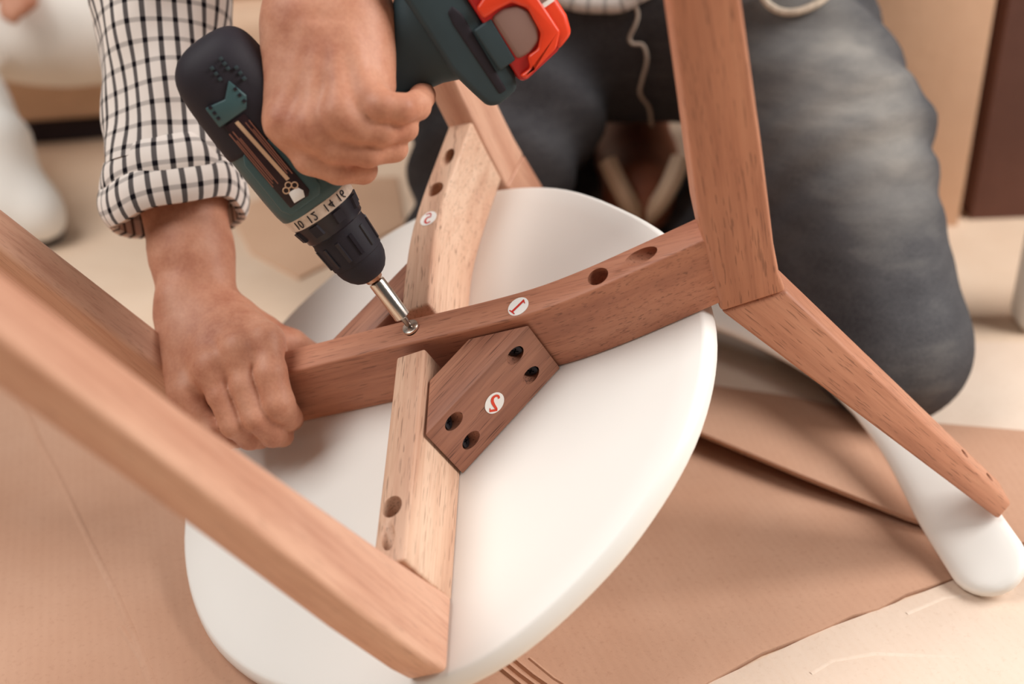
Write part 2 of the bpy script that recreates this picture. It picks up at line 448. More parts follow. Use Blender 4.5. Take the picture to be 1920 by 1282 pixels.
M['card_light'] = card('pale_cardboard', S(224, 200, 180), S(234, 214, 196), S(206, 176, 152))
M['card_box'] = card('box_cardboard', S(212, 172, 142), S(220, 182, 152), S(196, 152, 122))
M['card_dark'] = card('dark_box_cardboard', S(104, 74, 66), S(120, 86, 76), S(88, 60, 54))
M['floor'] = card('pale_floor_covering', S(222, 194, 168), S(234, 210, 186), S(206, 172, 146))

# ================================================================== floor and cardboard
def quad_obj(name, x0, x1, y0, y1, z, mat):
    return add(name, [(x0, y0, z), (x1, y0, z), (x1, y1, z), (x0, y1, z)], [(0, 1, 2, 3)], mat, smooth=False)
fl = quad_obj('floor', -4, 4, -2.5, 6, 0.0, M['floor']); fl['kind'] = 'structure'
def sheet(name, px, th, z0, mat, label, zt=None):
    pts = [G(x, y, z0 + th) for x, y in px]
    c = sum(pts) / len(pts); c[2] = z0
    fr = Matrix.Translation(Vector([float(q) for q in c])) @ Matrix.Rotation(math.radians(18), 4, 'Z')
    inv = fr.inverted(); pl = []
    for p in pts:
        q = inv @ Vector([float(x) for x in p]); pl.append((q.x, q.y))
    o = prism(name, pl, 0.0, th, mat, None, fr, bevel=0.0012, seg=2, blim=60)
    return tag(o, label, 'cardboard')
def crease(px, z, w, h, parent, mat):
    P = [G(x, y, z) for x, y in px]; V = []; F = []
    for i, p in enumerate(P):
        d = P[min(i + 1, len(P) - 1)] - P[max(i - 1, 0)]; s = np.array([-d[1], d[0], 0]); s /= np.linalg.norm(s)
        V += [p - s * w, p - s * w * .3 + [0, 0, h], p + s * w * .3 + [0, 0, h * .9], p + s * w]
    for i in range(len(P) - 1):
        for k in range(3): F.append((4 * i + k, 4 * i + k + 1, 4 * i + 5 + k, 4 * i + 4 + k))
    return add('crease', V, F, mat, parent)
s1 = sheet('cardboard_sheet', [(-500, 660), (300, 735), (800, 640), (1300, 800), (1540, 905), (1790, 1003), (1880, 1040), (1786, 1084), (1700, 1112), (1648, 1140), (1600, 1152), (1540, 1180), (1430, 1222), (1318, 1284), (1000, 1450), (-500, 1450)],
           0.0045, 0.0, M['card'], 'large brown cardboard sheet lying under the white chair seat')
def flap(name, pts, th, mat, label):
    """bent sheet: points (px, py, height); the front edge stands off the floor"""
    top = [G(x, y, z) for x, y, z in pts]; n = len(top); c = sum(top) / n
    V = [p - c for p in top] + [p - c - [0, 0, th] for p in top]
    F = [tuple(range(n)), tuple(range(n, 2 * n))[::-1]] + [(k, n + k, n + (k + 1) % n, (k + 1) % n) for k in range(n)]
    # two faces along the bend keep the sheet planar
    o = add(name, V, F, mat, None, Matrix.Translation(Vector([float(q) for q in c]))); recalc(o.data)
    bm = bmesh.new(); bm.from_mesh(o.data); bmesh.ops.triangulate(bm, faces=bm.faces); bm.to_mesh(o.data); bm.free()
    return tag(o, label, 'cardboard')
s2 = flap('cardboard_sheet', [(1180, 700, .010), (1480, 742, .010), (1700, 788, .010), (2100, 822, .010), (2100, 1010, .010), (1860, 1018, .011), (1700, 968, .014), (1500, 888, .021), (1290, 800, .025), (1150, 740, .025)],
          .004, M['card'], 'brown cardboard strip behind the curved white backrest')
s3 = sheet('cardboard_sheet', [(1160, 1400), (1318, 1284), (1540, 1180), (1660, 1136), (1790, 1085), (1930, 1015), (2300, 900), (2300, 1400)],
           0.003, 0.0, M['card_light'], 'pale cardboard sheet in the lower right corner of the floor')
s4 = sheet('cardboard_sheet', [(1300, 560), (1800, 640), (2200, 640), (2200, 830), (1700, 792), (1330, 720)],
           0.003, 0.0, M['card_light'], 'pale cardboard sheet around the kneeling denim knee')
s5 = sheet('cardboard_sheet', [(430, 395), (560, 340), (745, 330), (760, 420), (560, 520), (470, 470)],
           0.004, 0.0, M['card_box'], 'tan cardboard piece on the floor behind the drill chuck')
zt = 0.0045
crease([(40, 745), (75, 830), (115, 905), (165, 1010), (215, 1110), (250, 1190), (290, 1290)], zt, 0.0030, 0.0009, s1, M['card'])
crease([(225, 1175), (262, 1230), (285, 1290)], zt, 0.0024, 0.0008, s1, M['card'])
for a in (0, 26, 52, 88):
    crease([(905 + a, 1225 + a * .1), (950 + a, 1262 + a * .1), (1010 + a * 1.05, 1310)], zt, 0.0022 if a < 80 else .0015, 0.0022 if a < 80 else .001, s1, M['card'])
crease([(1520, 1262), (1560, 1238), (1640, 1225), (1800, 1232)], 0.003, 0.0018, 0.0004, s3, M['card_light'])
crease([(1700, 1150), (1770, 1120), (1900, 1105)], 0.003, 0.0018, 0.0004, s3, M['card_light'])

# ================================================================== chair
CF = frameM(CO, CW, CB, CN)
chair = empty('chair', None, 'white round chair with brown wooden legs turned upside down on cardboard', 'chair', mat=CF)
H = 0.0596
# seat ---------------------------------------------------------------
half = [(0.0, .187), (.058, .183), (.105, .166), (.147, .138), (.177, .103), (.201, .056), (.214, -.005), (.2145, -.058), (.205, -.115), (.186, -.156), (.155, -.194), (.124, -.217), (.094, -.235), (.05, -.251), (0, -.2575)]
full = half + [(-x, y) for x, y in half[-2:0:-1]]
loop = smooth_path([(x, y, 0) for x, y in full[-2:] + full + full[:3]], 400)
# keep exactly one turn of the loop
ang = np.unwrap(np.arctan2(loop[:, 1] + .03, loop[:, 0])); a0 = math.pi / 2
res = []
for k in range(120):
    t = a0 - 2 * math.pi * k / 120
    tt = ang - ang[0]; tgt = (t - ang[0])
    while tgt > tt.max(): tgt -= 2 * math.pi
    while tgt < tt.min(): tgt += 2 * math.pi
    i = np.argmin(np.abs(tt - tgt)); res.append(loop[i, :2])
rim = np.array(res); rim = (np.roll(rim, 1, 0) + 2 * rim + np.roll(rim, -1, 0)) / 4
cen = np.array([0, -.035])
prof = [(0.0, 0.0), (.35, 0), (.7, 0), (.9, 0), (.968, 0), (.976, -.0004), (.982, -.0015), (.994, -.0058), (.9985, -.0085), (1.0, -.0115), (.998, -.0140), (.988, -.0160), (.95, -.0180), (.8, -.021), (.5, -.025), (0, -.026)]
V = []; F = []
for r, z in prof:
    for q in rim:
        p = cen + (q - cen) * r; V.append((p[0], p[1], -H + z))
nr = len(rim)
for i in range(len(prof) - 1):
    for k in range(nr): F.append((i * nr + k, i * nr + (k + 1) % nr, (i + 1) * nr + (k + 1) % nr, (i + 1) * nr + k))
seat = add('seat', V, F, M['seat'], chair, angle=None); seat.matrix_basis = CF
bm = bmesh.new(); bm.from_mesh(seat.data); bmesh.ops.remove_doubles(bm, verts=bm.verts, dist=1e-6); bmesh.ops.recalc_face_normals(bm, faces=bm.faces); bm.to_mesh(seat.data); bm.free()
seat['label'] = 'white lacquered seat, underside up'
# cross rails ----------------------------------------------------------
def offset_poly(P, w):
    P = np.array(P, float); L = []; R = []
    for i in range(len(P)):
        d = P[min(i + 1, len(P) - 1)] - P[max(i - 1, 0)]; d /= np.linalg.norm(d); n = np.array([-d[1], d[0]])
        L.append(P[i] + n * w / 2); R.append(P[i] - n * w / 2)
    return L + R[::-1]
RW = 0.0236
railpath = smooth_path([(-.1385, -.1265, 0), (-.07, -.0635, 0), (0, 0, 0), (.048, .0425, 0), (.0745, .0685, 0), (.0965, .096, 0), (.118, .1275, 0), (.1436, .1665, 0)], 40)[:, :2]
def rail(sign, label, holes, mat, notch):
    d = np.array([.745, .667]); d /= np.linalg.norm(d)
    P = railpath.copy(); P[:, 0] *= sign
    d = d * [sign, 1]; yv = np.array([-d[1], d[0]]) * (1 if sign > 0 else 1)
    x3 = d[0] * CW + d[1] * CB; y3 = yv[0] * CW + yv[1] * CB
    fr = frameM(CO, x3, y3, np.cross(x3, y3))
    sg = float(np.sign(np.cross(x3, y3) @ CN))
    poly = [(p @ d, p @ yv) for p in offset_poly(P, RW)]
    cuts = []
    for (hx, hy, r, tilt, depth) in holes:
        q = np.array([hx, hy]); c = L2W((hx, hy, 0))
        e = np.array([.1436 * sign, .1665]) if hy > 0 else np.array([.1385 * (1 if sign < 0 else -1), -.1265])
        o = e - q; o = o / np.linalg.norm(o)
        ax = -CN * math.cos(tilt) + (o[0] * CW + o[1] * CB) * math.sin(tilt)
        cuts.append(cutter(c - ax * .02, c + ax * depth, r))
    if notch:    # half-lap gap where the other rail crosses
        pass
    z0, z1 = (-H, 0.0) if sg > 0 else (0.0, H)
    if sg < 0: z0, z1 = 0.0, H
    o = prism('cross_rail', poly, z0 if sg > 0 else 0.0, z1 if sg > 0 else H, mat, chair, fr, bevel=0.0022, seg=3, cutters=cuts, blim=40)
    o['label'] = label
    return o
hA = [(.1026, .1025, .0074, 0.12, .02), (.1195, .1290, .0066, 0.98, .03), (0, 0, .0050, 0, .02)]
hB = [(-.1026, .1035, .0074, 0.12, .02), (-.1200, .1310, .0058, 0.98, .03), (.1065, -.0995, .0074, 0.35, .025), (.121, -.1135, .0050, 1.05, .02)]
railA = rail(1, 'red-brown cross rail with a screw being driven into it', hA, M['wood_red'], False)
# the other rail runs under it in two arms
def rail_arm(P, label, holes):
    P = np.array(P, float); d = P[1] - P[0]; d /= np.linalg.norm(d); yv = np.array([-d[1], d[0]])
    x3 = d[0] * CW + d[1] * CB; y3 = yv[0] * CW + yv[1] * CB
    fr = frameM(CO - CN * 0.0012, x3, y3, CN)
    poly = [(p @ d, p @ yv) for p in offset_poly(P, RW)]
    cuts = []
    for (hx, hy, r, tilt, depth) in holes:
        q = np.array([hx, hy]); c = L2W((hx, hy, 0)); o = P[-1] - q; o /= np.linalg.norm(o)
        ax = -CN * math.cos(tilt) + (o[0] * CW + o[1] * CB) * math.sin(tilt)
        cuts.append(cutter(c - ax * .02, c + ax * depth, r))
    o = prism('cross_rail', poly, -H + .0012, 0.0, M['wood_light'], chair, fr, bevel=0.0022, seg=3, cutters=cuts, blim=40); o['label'] = label
    return o
back = [(-x, y) for x, y in railpath if y > .0125]
railB1 = rail_arm(back, 'light brown cross rail arm towards the far back leg', hB[:2])
front = [(-x, y) for x, y in railpath[::-1] if y < -.0125]
railB2 = rail_arm(front, 'light brown cross rail arm towards the near front leg', hB[2:])
# corner blocks ----------------------------------------------------------
def on_rail(s):  # helper: rail faces near the crossing
    return s
def corner_block(sgn, wo, wi, bo, bi, screws):
    d = CB; fr = frameM(L2W((0, 0, -H + .0006)), CB, -CW * 1.0, np.cross(CB, -CW))
    up = float(np.sign(np.cross(CB, -CW) @ CN))
    poly = [(-bo, -sgn * wo), (bo, -sgn * wo), (bi, -sgn * wi), (-bi, -sgn * wi)]
    cuts = []
    sc_pos = []
    for (b_, n_, side) in screws:
        c = L2W((sgn * wo, b_, n_)); ax = -sgn * CW * .78 + CB * side * .63
        cuts.append(cutter(c - ax * .02, c + ax * .0105, .0060)); sc_pos.append((c, ax))
    hh = H - .0085
    o = prism('corner_block', poly, 0 if up > 0 else -hh, hh if up > 0 else 0, M['wood_block'], chair, fr, bevel=0.0008, seg=2, cutters=cuts)
    for c, ax in sc_pos:
        p0 = c + ax * .0102; p1 = c + ax * .0042
        V, F = cyl_data(p0, p1, .0040, .0050, 20)
        s = add('screw', V, F, M['black_steel'], None); 
        u = np.cross(ax, [0.2, .1, .97]); u /= np.linalg.norm(u); v = np.cross(ax, u)
        cc = []
        for t in (u, v):
            t2 = np.cross(ax, t); q = [p1 - ax * .002 + t * a + t2 * b2 for a, b2 in ((-.0026, -.0005), (.0026, -.0005), (.0026, .0005), (-.0026, .0005))]
            Vb = q + [w_ + ax * .0035 for w_ in q]
            cc.append(add('cut', Vb, [(3, 2, 1, 0), (4, 5, 6, 7), (0, 1, 5, 4), (1, 2, 6, 5), (2, 3, 7, 6), (3, 0, 4, 7)], None, smooth=False))
        bake(s, 0.0004, 2, cc)
        s.parent = o; s.matrix_parent_inverse = parent_world(o).inverted()
    return o
blk = corner_block(1, .0768, .0422, .0507, .0200, [(-.0305, -.0185, -1), (-.0305, -.0425, -1), (.0305, -.0185, 1), (.0305, -.0425, 1)])
blk['label'] = 'dark wooden corner block with four recessed screws'
blk2 = corner_block(-1, .0710, .0422, .0455, .0200, [])
blk2['label'] = 'dark wooden corner block partly hidden behind the drill bit'
# legs ---------------------------------------------------------------------
def leg_prism(name, poly, axis_s, axis_t, c0, c1, mat, lean=0.0, bev=.0032):
    """poly in (s along axis_s, n); thickness from c0 to c1 along axis_t (2D chair axes)"""
    xs = axis_s[0] * CW + axis_s[1] * CB; xt = axis_t[0] * CW + axis_t[1] * CB
    # local x along the leg (underside normal), y along s, z along thickness
    cl_, sl_ = math.cos(math.atan(lean)), math.sin(math.atan(lean))
    xa = CN * cl_ + xs * sl_; ya = xs * cl_ - CN * sl_
    fr = frameM(CO, xa, ya, np.cross(xa, ya)); sg = float(np.sign(np.cross(xa, ya) @ xt))
    pl = [(n * cl_ + s * sl_, s * cl_ - n * sl_) for s, n in poly]
    z = sorted((sg * c0, sg * c1))
    return prism(name, pl, z[0], z[1], mat, chair, fr, bevel=bev, seg=4, blim=25)
for sgn, mt in ((1, 'wood_front'), (-1, 'wood_front')):
    r = np.array([.74 * sgn, -.672]); r /= np.linalg.norm(r); nb = np.array([.672, .74 * sgn]) * np.array([1.0, 1.0])
    nb = np.array([-r[1] * 1.0, r[0] * 1.0]); 
    if sgn < 0: nb = -nb
    # nb points to the +back side of the leg
    inner = [(.1845, -.0585), (.195, .036), (.205, .14), (.2105, .2), (.2165, .31), (.221, .41)]
    outer = [(.2485, .41), (.2455, .30), (.243, .19), (.242, .03), (.2395, -.035), (.2365, -.0590)]
    o = leg_prism('front_leg', inner + outer, r, nb, .0126, -.0160, M[mt], bev=.0045)
    o['label'] = 'blurred pale front leg nearest the camera' if sgn > 0 else 'front leg beside the gripping hand'
for sgn in (1, -1):
    a = np.array([.5407 * sgn, .8412]); nrm = np.array([a[1] * sgn, -a[0] * sgn])   # outer normal for sgn>0
    nrm = np.array([.8412 * sgn, -.5407])
    frontE = [(.2025, -.0672), (.2085, -.03), (.2195, .022), (.241, .1), (.26, .171), (.288, .28), (.315, .39)]
    backE = [(.339, .39), (.316, .27), (.2935, .149), (.272, .05), (.2535, -.03), (.249, -.055), (.2475, -.0745)]
    o = leg_prism('back_leg', frontE + backE, a, nrm, .0435, .0165, M['wood_mid'] if sgn > 0 else M['wood_front'], lean=.25)
    o['label'] = 'upright brown back leg in front of the jeans' if sgn > 0 else 'back leg behind the battery of the drill'
    # back support: starts at the seam and flares outwards to the backrest
    def SP(s, n, c): return L2W((a[0] * s + nrm[0] * c, a[1] * s + nrm[1] * c, n))
    A = [SP(.2028, -.0674, .0435), SP(.2478, -.0747, .0435), SP(.2478, -.0747, .0165), SP(.2028, -.0674, .0165)]
    e = [(.2725, .2015, -.3195), (.2715, .2195, -.3225), (.2520, .2310, -.3215), (.2530, .2130, -.3185)]
    Bq = [L2W((sgn * x, y, z)) for x, y, z in e]
    cuts = []
    if sgn > 0:
        for t in (.80, .92):
            p = (A[1] * .5 + A[2] * .5) * (1 - t) + (Bq[1] * .5 + Bq[2] * .5) * t
            ax = -(a[0] * CW + a[1] * CB); ax = ax / np.linalg.norm(ax)
            cuts.append(cutter(p - ax * .02, p + ax * .011, .0038))
    o = hexa('back_support', A, Bq, M['wood_mid'] if sgn > 0 else M['wood_front'], chair, CB, bevel=.0028, seg=3, cutters=cuts)
    o['label'] = 'back support running down to the white backrest' if sgn > 0 else 'back support behind the far edge of the seat'
# backrest: curved plate with rounded ends -----------------------------------
def backrest():
    """flat curved arm-and-back plate, wide across the bend, with rounded ends"""
    half_ = [(0.2795, 0.173), (0.2438, 0.1902), (0.2057, 0.2098), (0.1683, 0.2272), (0.1242, 0.2415), (0.0688, 0.2557), (0, 0.2597)]
    c = smooth_path([(x, y, 0) for x, y in half_ + [(-x, y) for x, y in half_[-2::-1]]], 120)[:, :2]
    hw = .0285; V = []; F = []; m = 28; N = len(c)
    hws = np.interp(np.linspace(0, 1, N), [0, .1, .2, .3, .7, .8, .9, 1], [.0285, .0282, .024, .0185, .0185, .024, .0282, .0285])
    ex = [(c[0] + (c[0] - c[1]) / np.linalg.norm(c[0] - c[1]) * hw * q, math.sqrt(max(0.0, 1 - q * q))) for q in (.9999, .97, .9, .78, .62, .42, .2)]
    ex2 = [(c[-1] + (c[-1] - c[-2]) / np.linalg.norm(c[-1] - c[-2]) * hw * q, math.sqrt(max(0.0, 1 - q * q))) for q in (.2, .42, .62, .78, .9, .97, .9999)]
    st = ex + [(p, h_ / hw) for p, h_ in zip(c, hws)] + ex2; pts = np.array([p for p, _ in st])
    for i, (p, k) in enumerate(st):
        d = pts[min(i + 1, len(st) - 1)] - pts[max(i - 1, 0)]; d /= np.linalg.norm(d); nv = np.array([-d[1], d[0]])
        for j in range(m):
            a = 2 * math.pi * j / m; ca, sa = math.cos(a), math.sin(a); q = (abs(ca) ** 3 + abs(sa) ** 3) ** (-1 / 3)
            w2 = p + nv * q * ca * hw * max(k, .01); V.append((w2[0], w2[1], -.3305 + q * sa * .0082 * max(.02, k) ** .5))
    for i in range(len(st) - 1):
        for j in range(m): F.append((i * m + j, i * m + (j + 1) % m, (i + 1) * m + (j + 1) % m, (i + 1) * m + j))
    F += [tuple(range(m)), tuple(range((len(st) - 1) * m, len(st) * m))[::-1]]
    o = add('backrest', V, F, M['seat'], None, angle=None); recalc(o.data); o.matrix_basis = CF
    o.parent = chair; o.matrix_parent_inverse = CF.inverted(); o['label'] = 'curved white backrest resting on the floor'
    return o
backrest()
# numbered stickers --------------------------------------------------------------
def text_mesh(txt, size, extrude=0.0002):
    cu = bpy.data.curves.new('t', 'FONT'); cu.body = txt; cu.size = size; cu.extrude = extrude; cu.align_x = 'CENTER'; cu.align_y = 'CENTER'; cu.resolution_u = 4
    o = bpy.data.objects.new('t', cu); COL.objects.link(o); bpy.context.view_layer.update()
    me = bpy.data.meshes.new_from_object(o.evaluated_get(bpy.context.evaluated_depsgraph_get()))
    bpy.data.objects.remove(o); bpy.data.curves.remove(cu)
    return me
def placed(me, name, fr, mat, parent):
    me.materials.clear(); me.materials.append(mat)
    o = bpy.data.objects.new(name, me); COL.objects.link(o)
    o.parent = parent; o.matrix_parent_inverse = parent_world(parent).inverted(); o.matrix_basis = fr
    return o
def digit_mesh(kind):
    """serif digits drawn as outlines about 1 unit tall"""
    if kind == '1':
        P = [(-.26, -.5), (.26, -.5), (.26, -.44), (.1, -.41), (.1, .5), (.04, .5), (-.22, .38), (-.22, .33), (-.06, .36), (-.06, -.41), (-.26, -.44)]
        polys = [P]
    else:
        if kind == '2': c = [(-.24, .24, .13), (-.18, .38, .13), (0, .44, .14), (.18, .33, .19), (.18, .13, .19), (.02, -.12, .16), (-.2, -.38, .13)]
        else: c = [(.22, .42, .1), (-.12, .42, .09), (-.16, .08, .09), (.05, .1, .12), (.2, -.08, .15), (.18, -.3, .15), (0, -.45, .12), (-.22, -.38, .12)]
        S_ = smooth_path([(x, y, w) for x, y, w in c], 30); L = []; R = []
        for i in range(len(S_)):
            d = S_[min(i + 1, 29), :2] - S_[max(i - 1, 0), :2]; d /= np.linalg.norm(d); n = np.array([-d[1], d[0]])
            L.append(S_[i, :2] + n * S_[i, 2] / 2); R.append(S_[i, :2] - n * S_[i, 2] / 2)
        polys = [[L[i], L[i + 1], R[i + 1], R[i]] for i in range(29)]
        if kind == '2': polys.append([(-.26, -.5), (.26, -.5), (.3, -.26), (.24, -.26), (.2, -.36), (-.26, -.36)])
    V = []; F = []
    for P in polys:
        F.append(tuple(range(len(V), len(V) + len(P)))); V += [(p[0], p[1], 0) for p in P]
    me = bpy.data.meshes.new('digit'); me.from_pydata(V, [], F); me.update(); return me
def sticker(parent, c, nrm, up, kind, r, ink, label, flip=True, sc_=1.0):
    nrm = np.array(nrm, float); nrm /= np.linalg.norm(nrm); up = np.array(up, float); up -= nrm * (nrm @ up); up /= np.linalg.norm(up)
    x = np.cross(up, nrm)
    V, F = cyl_data((0, 0, 0), (0, 0, .0003), r, r, 40)
    o = add('number_sticker', V, F, M['sticker'], None); o.matrix_basis = frameM(c + nrm * .0001, x, up, nrm)
    o.parent = parent; o.matrix_parent_inverse = parent_world(parent).inverted(); o['label'] = label
    me = digit_mesh(kind); s = r * 1.6 * sc_
    for v in me.vertices: v.co.x *= s * (-1 if flip else 1); v.co.y *= s
    fr = frameM(c + nrm * .0006, x, up, nrm)
    d = placed(me, 'printed_number', fr, ink, parent)     # part of the same rail or block
    return o
imgdir = lambda dx, dy: dx * CM[0] - dy * CM[1]
sticker(railA, L2W((.0657, .056, 0)), CN, imgdir(.62, -.78), '1', .0078, M['red_ink'], 'white sticker with mirrored red number 1')
sticker(blk, L2W((.0768, -.0015, -.0345)), CW, imgdir(-.12, -1), '2', .0080, M['orange_ink'], 'white sticker with mirrored orange number 2')
sticker(railB1, L2W((-.0815, .0795, -.0012)), CN, imgdir(-.25, -1), '5', .0072, M['red_ink'], 'white sticker with mirrored red number 5')
# bolt being driven -----------------------------------------------------------------
c0 = L2W((-.0015, .001, 0))
V, F = cyl_data(c0 - CN * .012, c0 + CN * .0005, .0028, .0028, 20); stem = add('bolt', V, F, M['steel_dark'], railA); stem['label'] = 'steel bolt half driven into the rail'
V, F = cyl_data(c0 + CN * .0004, c0 + CN * .0026, .0064, .0062, 32); hd = add('bolt_head', V, F, M['steel'], None); bake(hd, .0004, 2); hd.parent = stem; hd.matrix_parent_inverse = parent_world(stem).inverted()

# ================================================================== cordless drill
tipp = c0 + CN * .0026
def camv(x, y, z): return x * CM[0] + y * CM[1] + z * CM[2]
rear = camv(-.545, .765, .345); rear /= np.linalg.norm(rear)         # drill axis towards its back
hdl = camv(.83, .56, .05); hdl -= rear * (hdl @ rear); hdl /= np.linalg.norm(hdl)      # handle direction
sid = np.cross(rear, hdl)
if sid @ CM[2] < 0: sid = -sid                                       # side that faces the camera
def DP(x, z, y=0.0): return tipp + rear * x + hdl * z + sid * y       # x back along the axis, z along the handle, y to the camera
drill = empty('cordless_drill', tipp, 'teal cordless drill with black chuck and red battery driving a bolt', 'drill')
def lathe(name, prof, mat, n=40, parent=drill, ex=1.0, bev=None):
    V = []; F = []
    for x, r in prof:
        for k in range(n):
            a = 2 * math.pi * k / n; V.append(DP(x, r * math.cos(a) * ex, r * math.sin(a)))
    for i in range(len(prof) - 1):
        for k in range(n): F.append((i * n + k, i * n + (k + 1) % n, (i + 1) * n + (k + 1) % n, (i + 1) * n + k))
    F.append(tuple(range(n))); F.append(tuple(range((len(prof) - 1) * n, len(prof) * n))[::-1])
    o = add(name, V, F, mat, None, angle=32); recalc(o.data)
    o.parent = parent; o.matrix_parent_inverse = parent_world(parent).inverted()
    return o
X_CH0, X_CH1, X_RING0, X_RING1 = .047, .094, .103, .113
lathe('bit', [(.0, .0012), (.0015, .0022), (.006, .0024), (.010, .0030), (.013, .0032)], M['steel_dark'], 12)
lathe('bit_holder', [(.0085, .0050), (.0095, .0060), (.040, .0060), (.041, .0056)], M['steel'], 32)
lathe('chuck_jaw', [(.041, .0034), (.0425, .0060), (.047, .0078), (.052, .0098)], M['copper'], 32)
ch = lathe('chuck', [(.0455, .0090), (.0475, .0122), (.051, .0152), (.056, .0178), (.060, .0188), (.063, .0190), (.0635, .0196), (.084, .0210), (.0855, .0206), (.089, .0207)], M['black'], 48)
for k in range(12):
    a = 2 * math.pi * (k + .35) / 12; er = np.array([math.cos(a), math.sin(a)]); et = np.array([-math.sin(a), math.cos(a)])
    V = []
    for x, r in ((.067, .0199), (.083, .0209)):
        for dt, dr in ((-.0019, -.001), (-.0012, .0011), (.0012, .0011), (.0019, -.001)):
            q = er * (r + dr) + et * dt; V.append(DP(x, q[0], q[1]))
    o = add('grip_rib', V, [(0, 1, 5, 4), (1, 2, 6, 5), (2, 3, 7, 6), (3, 2, 1, 0), (4, 5, 6, 7)], M['black_gloss'], ch, angle=20)
cl = lathe('torque_collar', [(.0885, .0212), (.0895, .0222), (.0945, .0228), (.1015, .0244), (.1035, .0246)], M['black_gloss'], 48)
for k in range(8):
    a = 2 * math.pi * (k + .5) / 8; er = np.array([math.cos(a), math.sin(a)]); et = np.array([-math.sin(a), math.cos(a)])
    V = []
    for x, r in ((.0935, .0226), (.1015, .0243)):
        for dt, dr in ((-.0042, -.001), (-.0032, .0016), (.0032, .0016), (.0042, -.001)):
            q = er * (r + dr) + et * dt; V.append(DP(x, q[0], q[1]))
    add('grip_lug', V, [(0, 1, 5, 4), (1, 2, 6, 5), (2, 3, 7, 6), (3, 2, 1, 0), (4, 5, 6, 7)], M['black'], cl, angle=20)
bd = lathe('number_band', [(.1030, .0244), (.1036, .0254), (.1118, .0266), (.1124, .0258)], M['band'], 64)
# numbers printed round the band (upside down and mirrored as in the photo)
camside = math.atan2(1.0, 0.0)
for txt, px in (('10', -.68), ('12', -.22), ('14', .30), ('16', .74)):
    a = math.pi / 2 - px * 1.0
    me = text_mesh(txt, .0084, 0.00015)
    for v in me.vertices: v.co.x *= -1
    er = hdl * math.cos(a) + sid * math.sin(a); et = -hdl * math.sin(a) + sid * math.cos(a)
    c = tipp + rear * .1077 + er * .0263
    placed(me, 'printed_number', frameM(c, et * 1.0, -rear, er), M['black'], bd)
# main housing: a softly squared barrel built ring by ring
def barrel(name, rings, mat, n=48, parent=drill, p=2.6):
    V = []; F = []
    for x, rz_p, rz_m, ry, zc in rings:
        for k in range(n):
            a = 2 * math.pi * k / n; ca, sa = math.cos(a), math.sin(a)
            q = (abs(ca) ** p + abs(sa) ** p) ** (-1 / p)
            V.append(DP(x, zc + q * ca * (rz_p if ca > 0 else rz_m), q * sa * ry))
    for i in range(len(rings) - 1):
        for k in range(n): F.append((i * n + k, i * n + (k + 1) % n, (i + 1) * n + (k + 1) % n, (i + 1) * n + k))
    F.append(tuple(range(n))); F.append(tuple(range((len(rings) - 1) * n, len(rings) * n))[::-1])
    o = add(name, V, F, mat, None, angle=35); recalc(o.data); o.parent = parent; o.matrix_parent_inverse = parent_world(parent).inverted()
    return o
hs = barrel('housing', [(.1118, .0255, .0255, .0255, 0), (.1128, .0268, .0266, .0262, 0), (.118, .0280, .0276, .0270, 0), (.130, .0290, .0284, .0280, 0), (.150, .0302, .0290, .0288, 0),
                        (.170, .0305, .0292, .0290, 0), (.185, .0300, .0292, .0288, 0), (.1895, .0294, .0288, .0280, 0)], M['teal'])
rc = barrel('rear_cap', [(.1640, .0310, .0298, .0296, 0), (.1655, .0316, .0304, .0302, 0), (.185, .0314, .0306, .0304, 0), (.207, .0316, .0304, .0304, 0), (.222, .0306, .0290, .0290, 0), (.231, .0262, .0244, .0244, .001), (.2365, .0185, .017, .017, .002), (.2385, .007, .007, .007, .002)], M['black']); bake(rc, subs=2); rc.parent = drill; rc.matrix_parent_inverse = parent_world(drill).inverted()
def patch(name, pts, y, th, mat, parent, bev=.0006):
    """raised plate on the camera side of the drill: pts (x back, z handle)"""
    n = len(pts); V = [DP(x, z, y) for x, z in pts] + [DP(x, z, y + th) for x, z in pts]
    F = [tuple(range(n)), tuple(range(n, 2 * n))[::-1]] + [(k, (k + 1) % n, n + (k + 1) % n, n + k) for k in range(n)]
    o = add(name, V, F, mat, None); bake(o, bev, 2)
    o.parent = parent; o.matrix_parent_inverse = parent_world(parent).inverted()
    return o
frm = patch('label_frame', [(.117, -.0155), (.117, .0085), (.123, .0125), (.160, .0120), (.166, .004), (.166, -.017), (.160, -.020), (.123, -.0190)], .0225, .0072, M['teal'], hs, .0016)
lab = patch('label_plate', [(.1215, -.0125), (.1215, .0020), (.124, .0045), (.187, .0005), (.187, -.0145), (.165, -.0155)], .0290, .0022, M['label'], hs, .0003)
patch('label_stripe', [(.1375, -.0038), (.1375, -.0012), (.1855, -.0054), (.1855, -.0080)], .0309, .0005, M['label_stripe'], hs, 0)
for i in range(7):
    z = -.0135 + i * .0013 if i < 4 else -.0008 + (i - 4) * .0013
    patch('label_line', [(.139 + (i % 3) * .002, z), (.139 + (i % 3) * .002, z + .0006), (.182 - (i % 2) * .006, z - .0012), (.182 - (i % 2) * .006, z - .0018)], .0309, .0004, M['label_text'], hs, 0)
patch('label_square', [(.1228, -.0085), (.1222, -.0005), (.1262, .0012), (.1300, -.0005), (.1305, -.0075)], .0309, .0006, M['sticker'], hs, .0002)
for q in ((.1325, -.0078), (.1322, -.0012), (.1345, -.0045)):
    P = [DP(q[0] + .0020 * math.cos(a), q[1] + .0020 * math.sin(a), .0313) for a in np.linspace(0, 2 * math.pi, 17)]
    tube('label_ring', P, .00045, M['label_stripe'], hs, n=6)
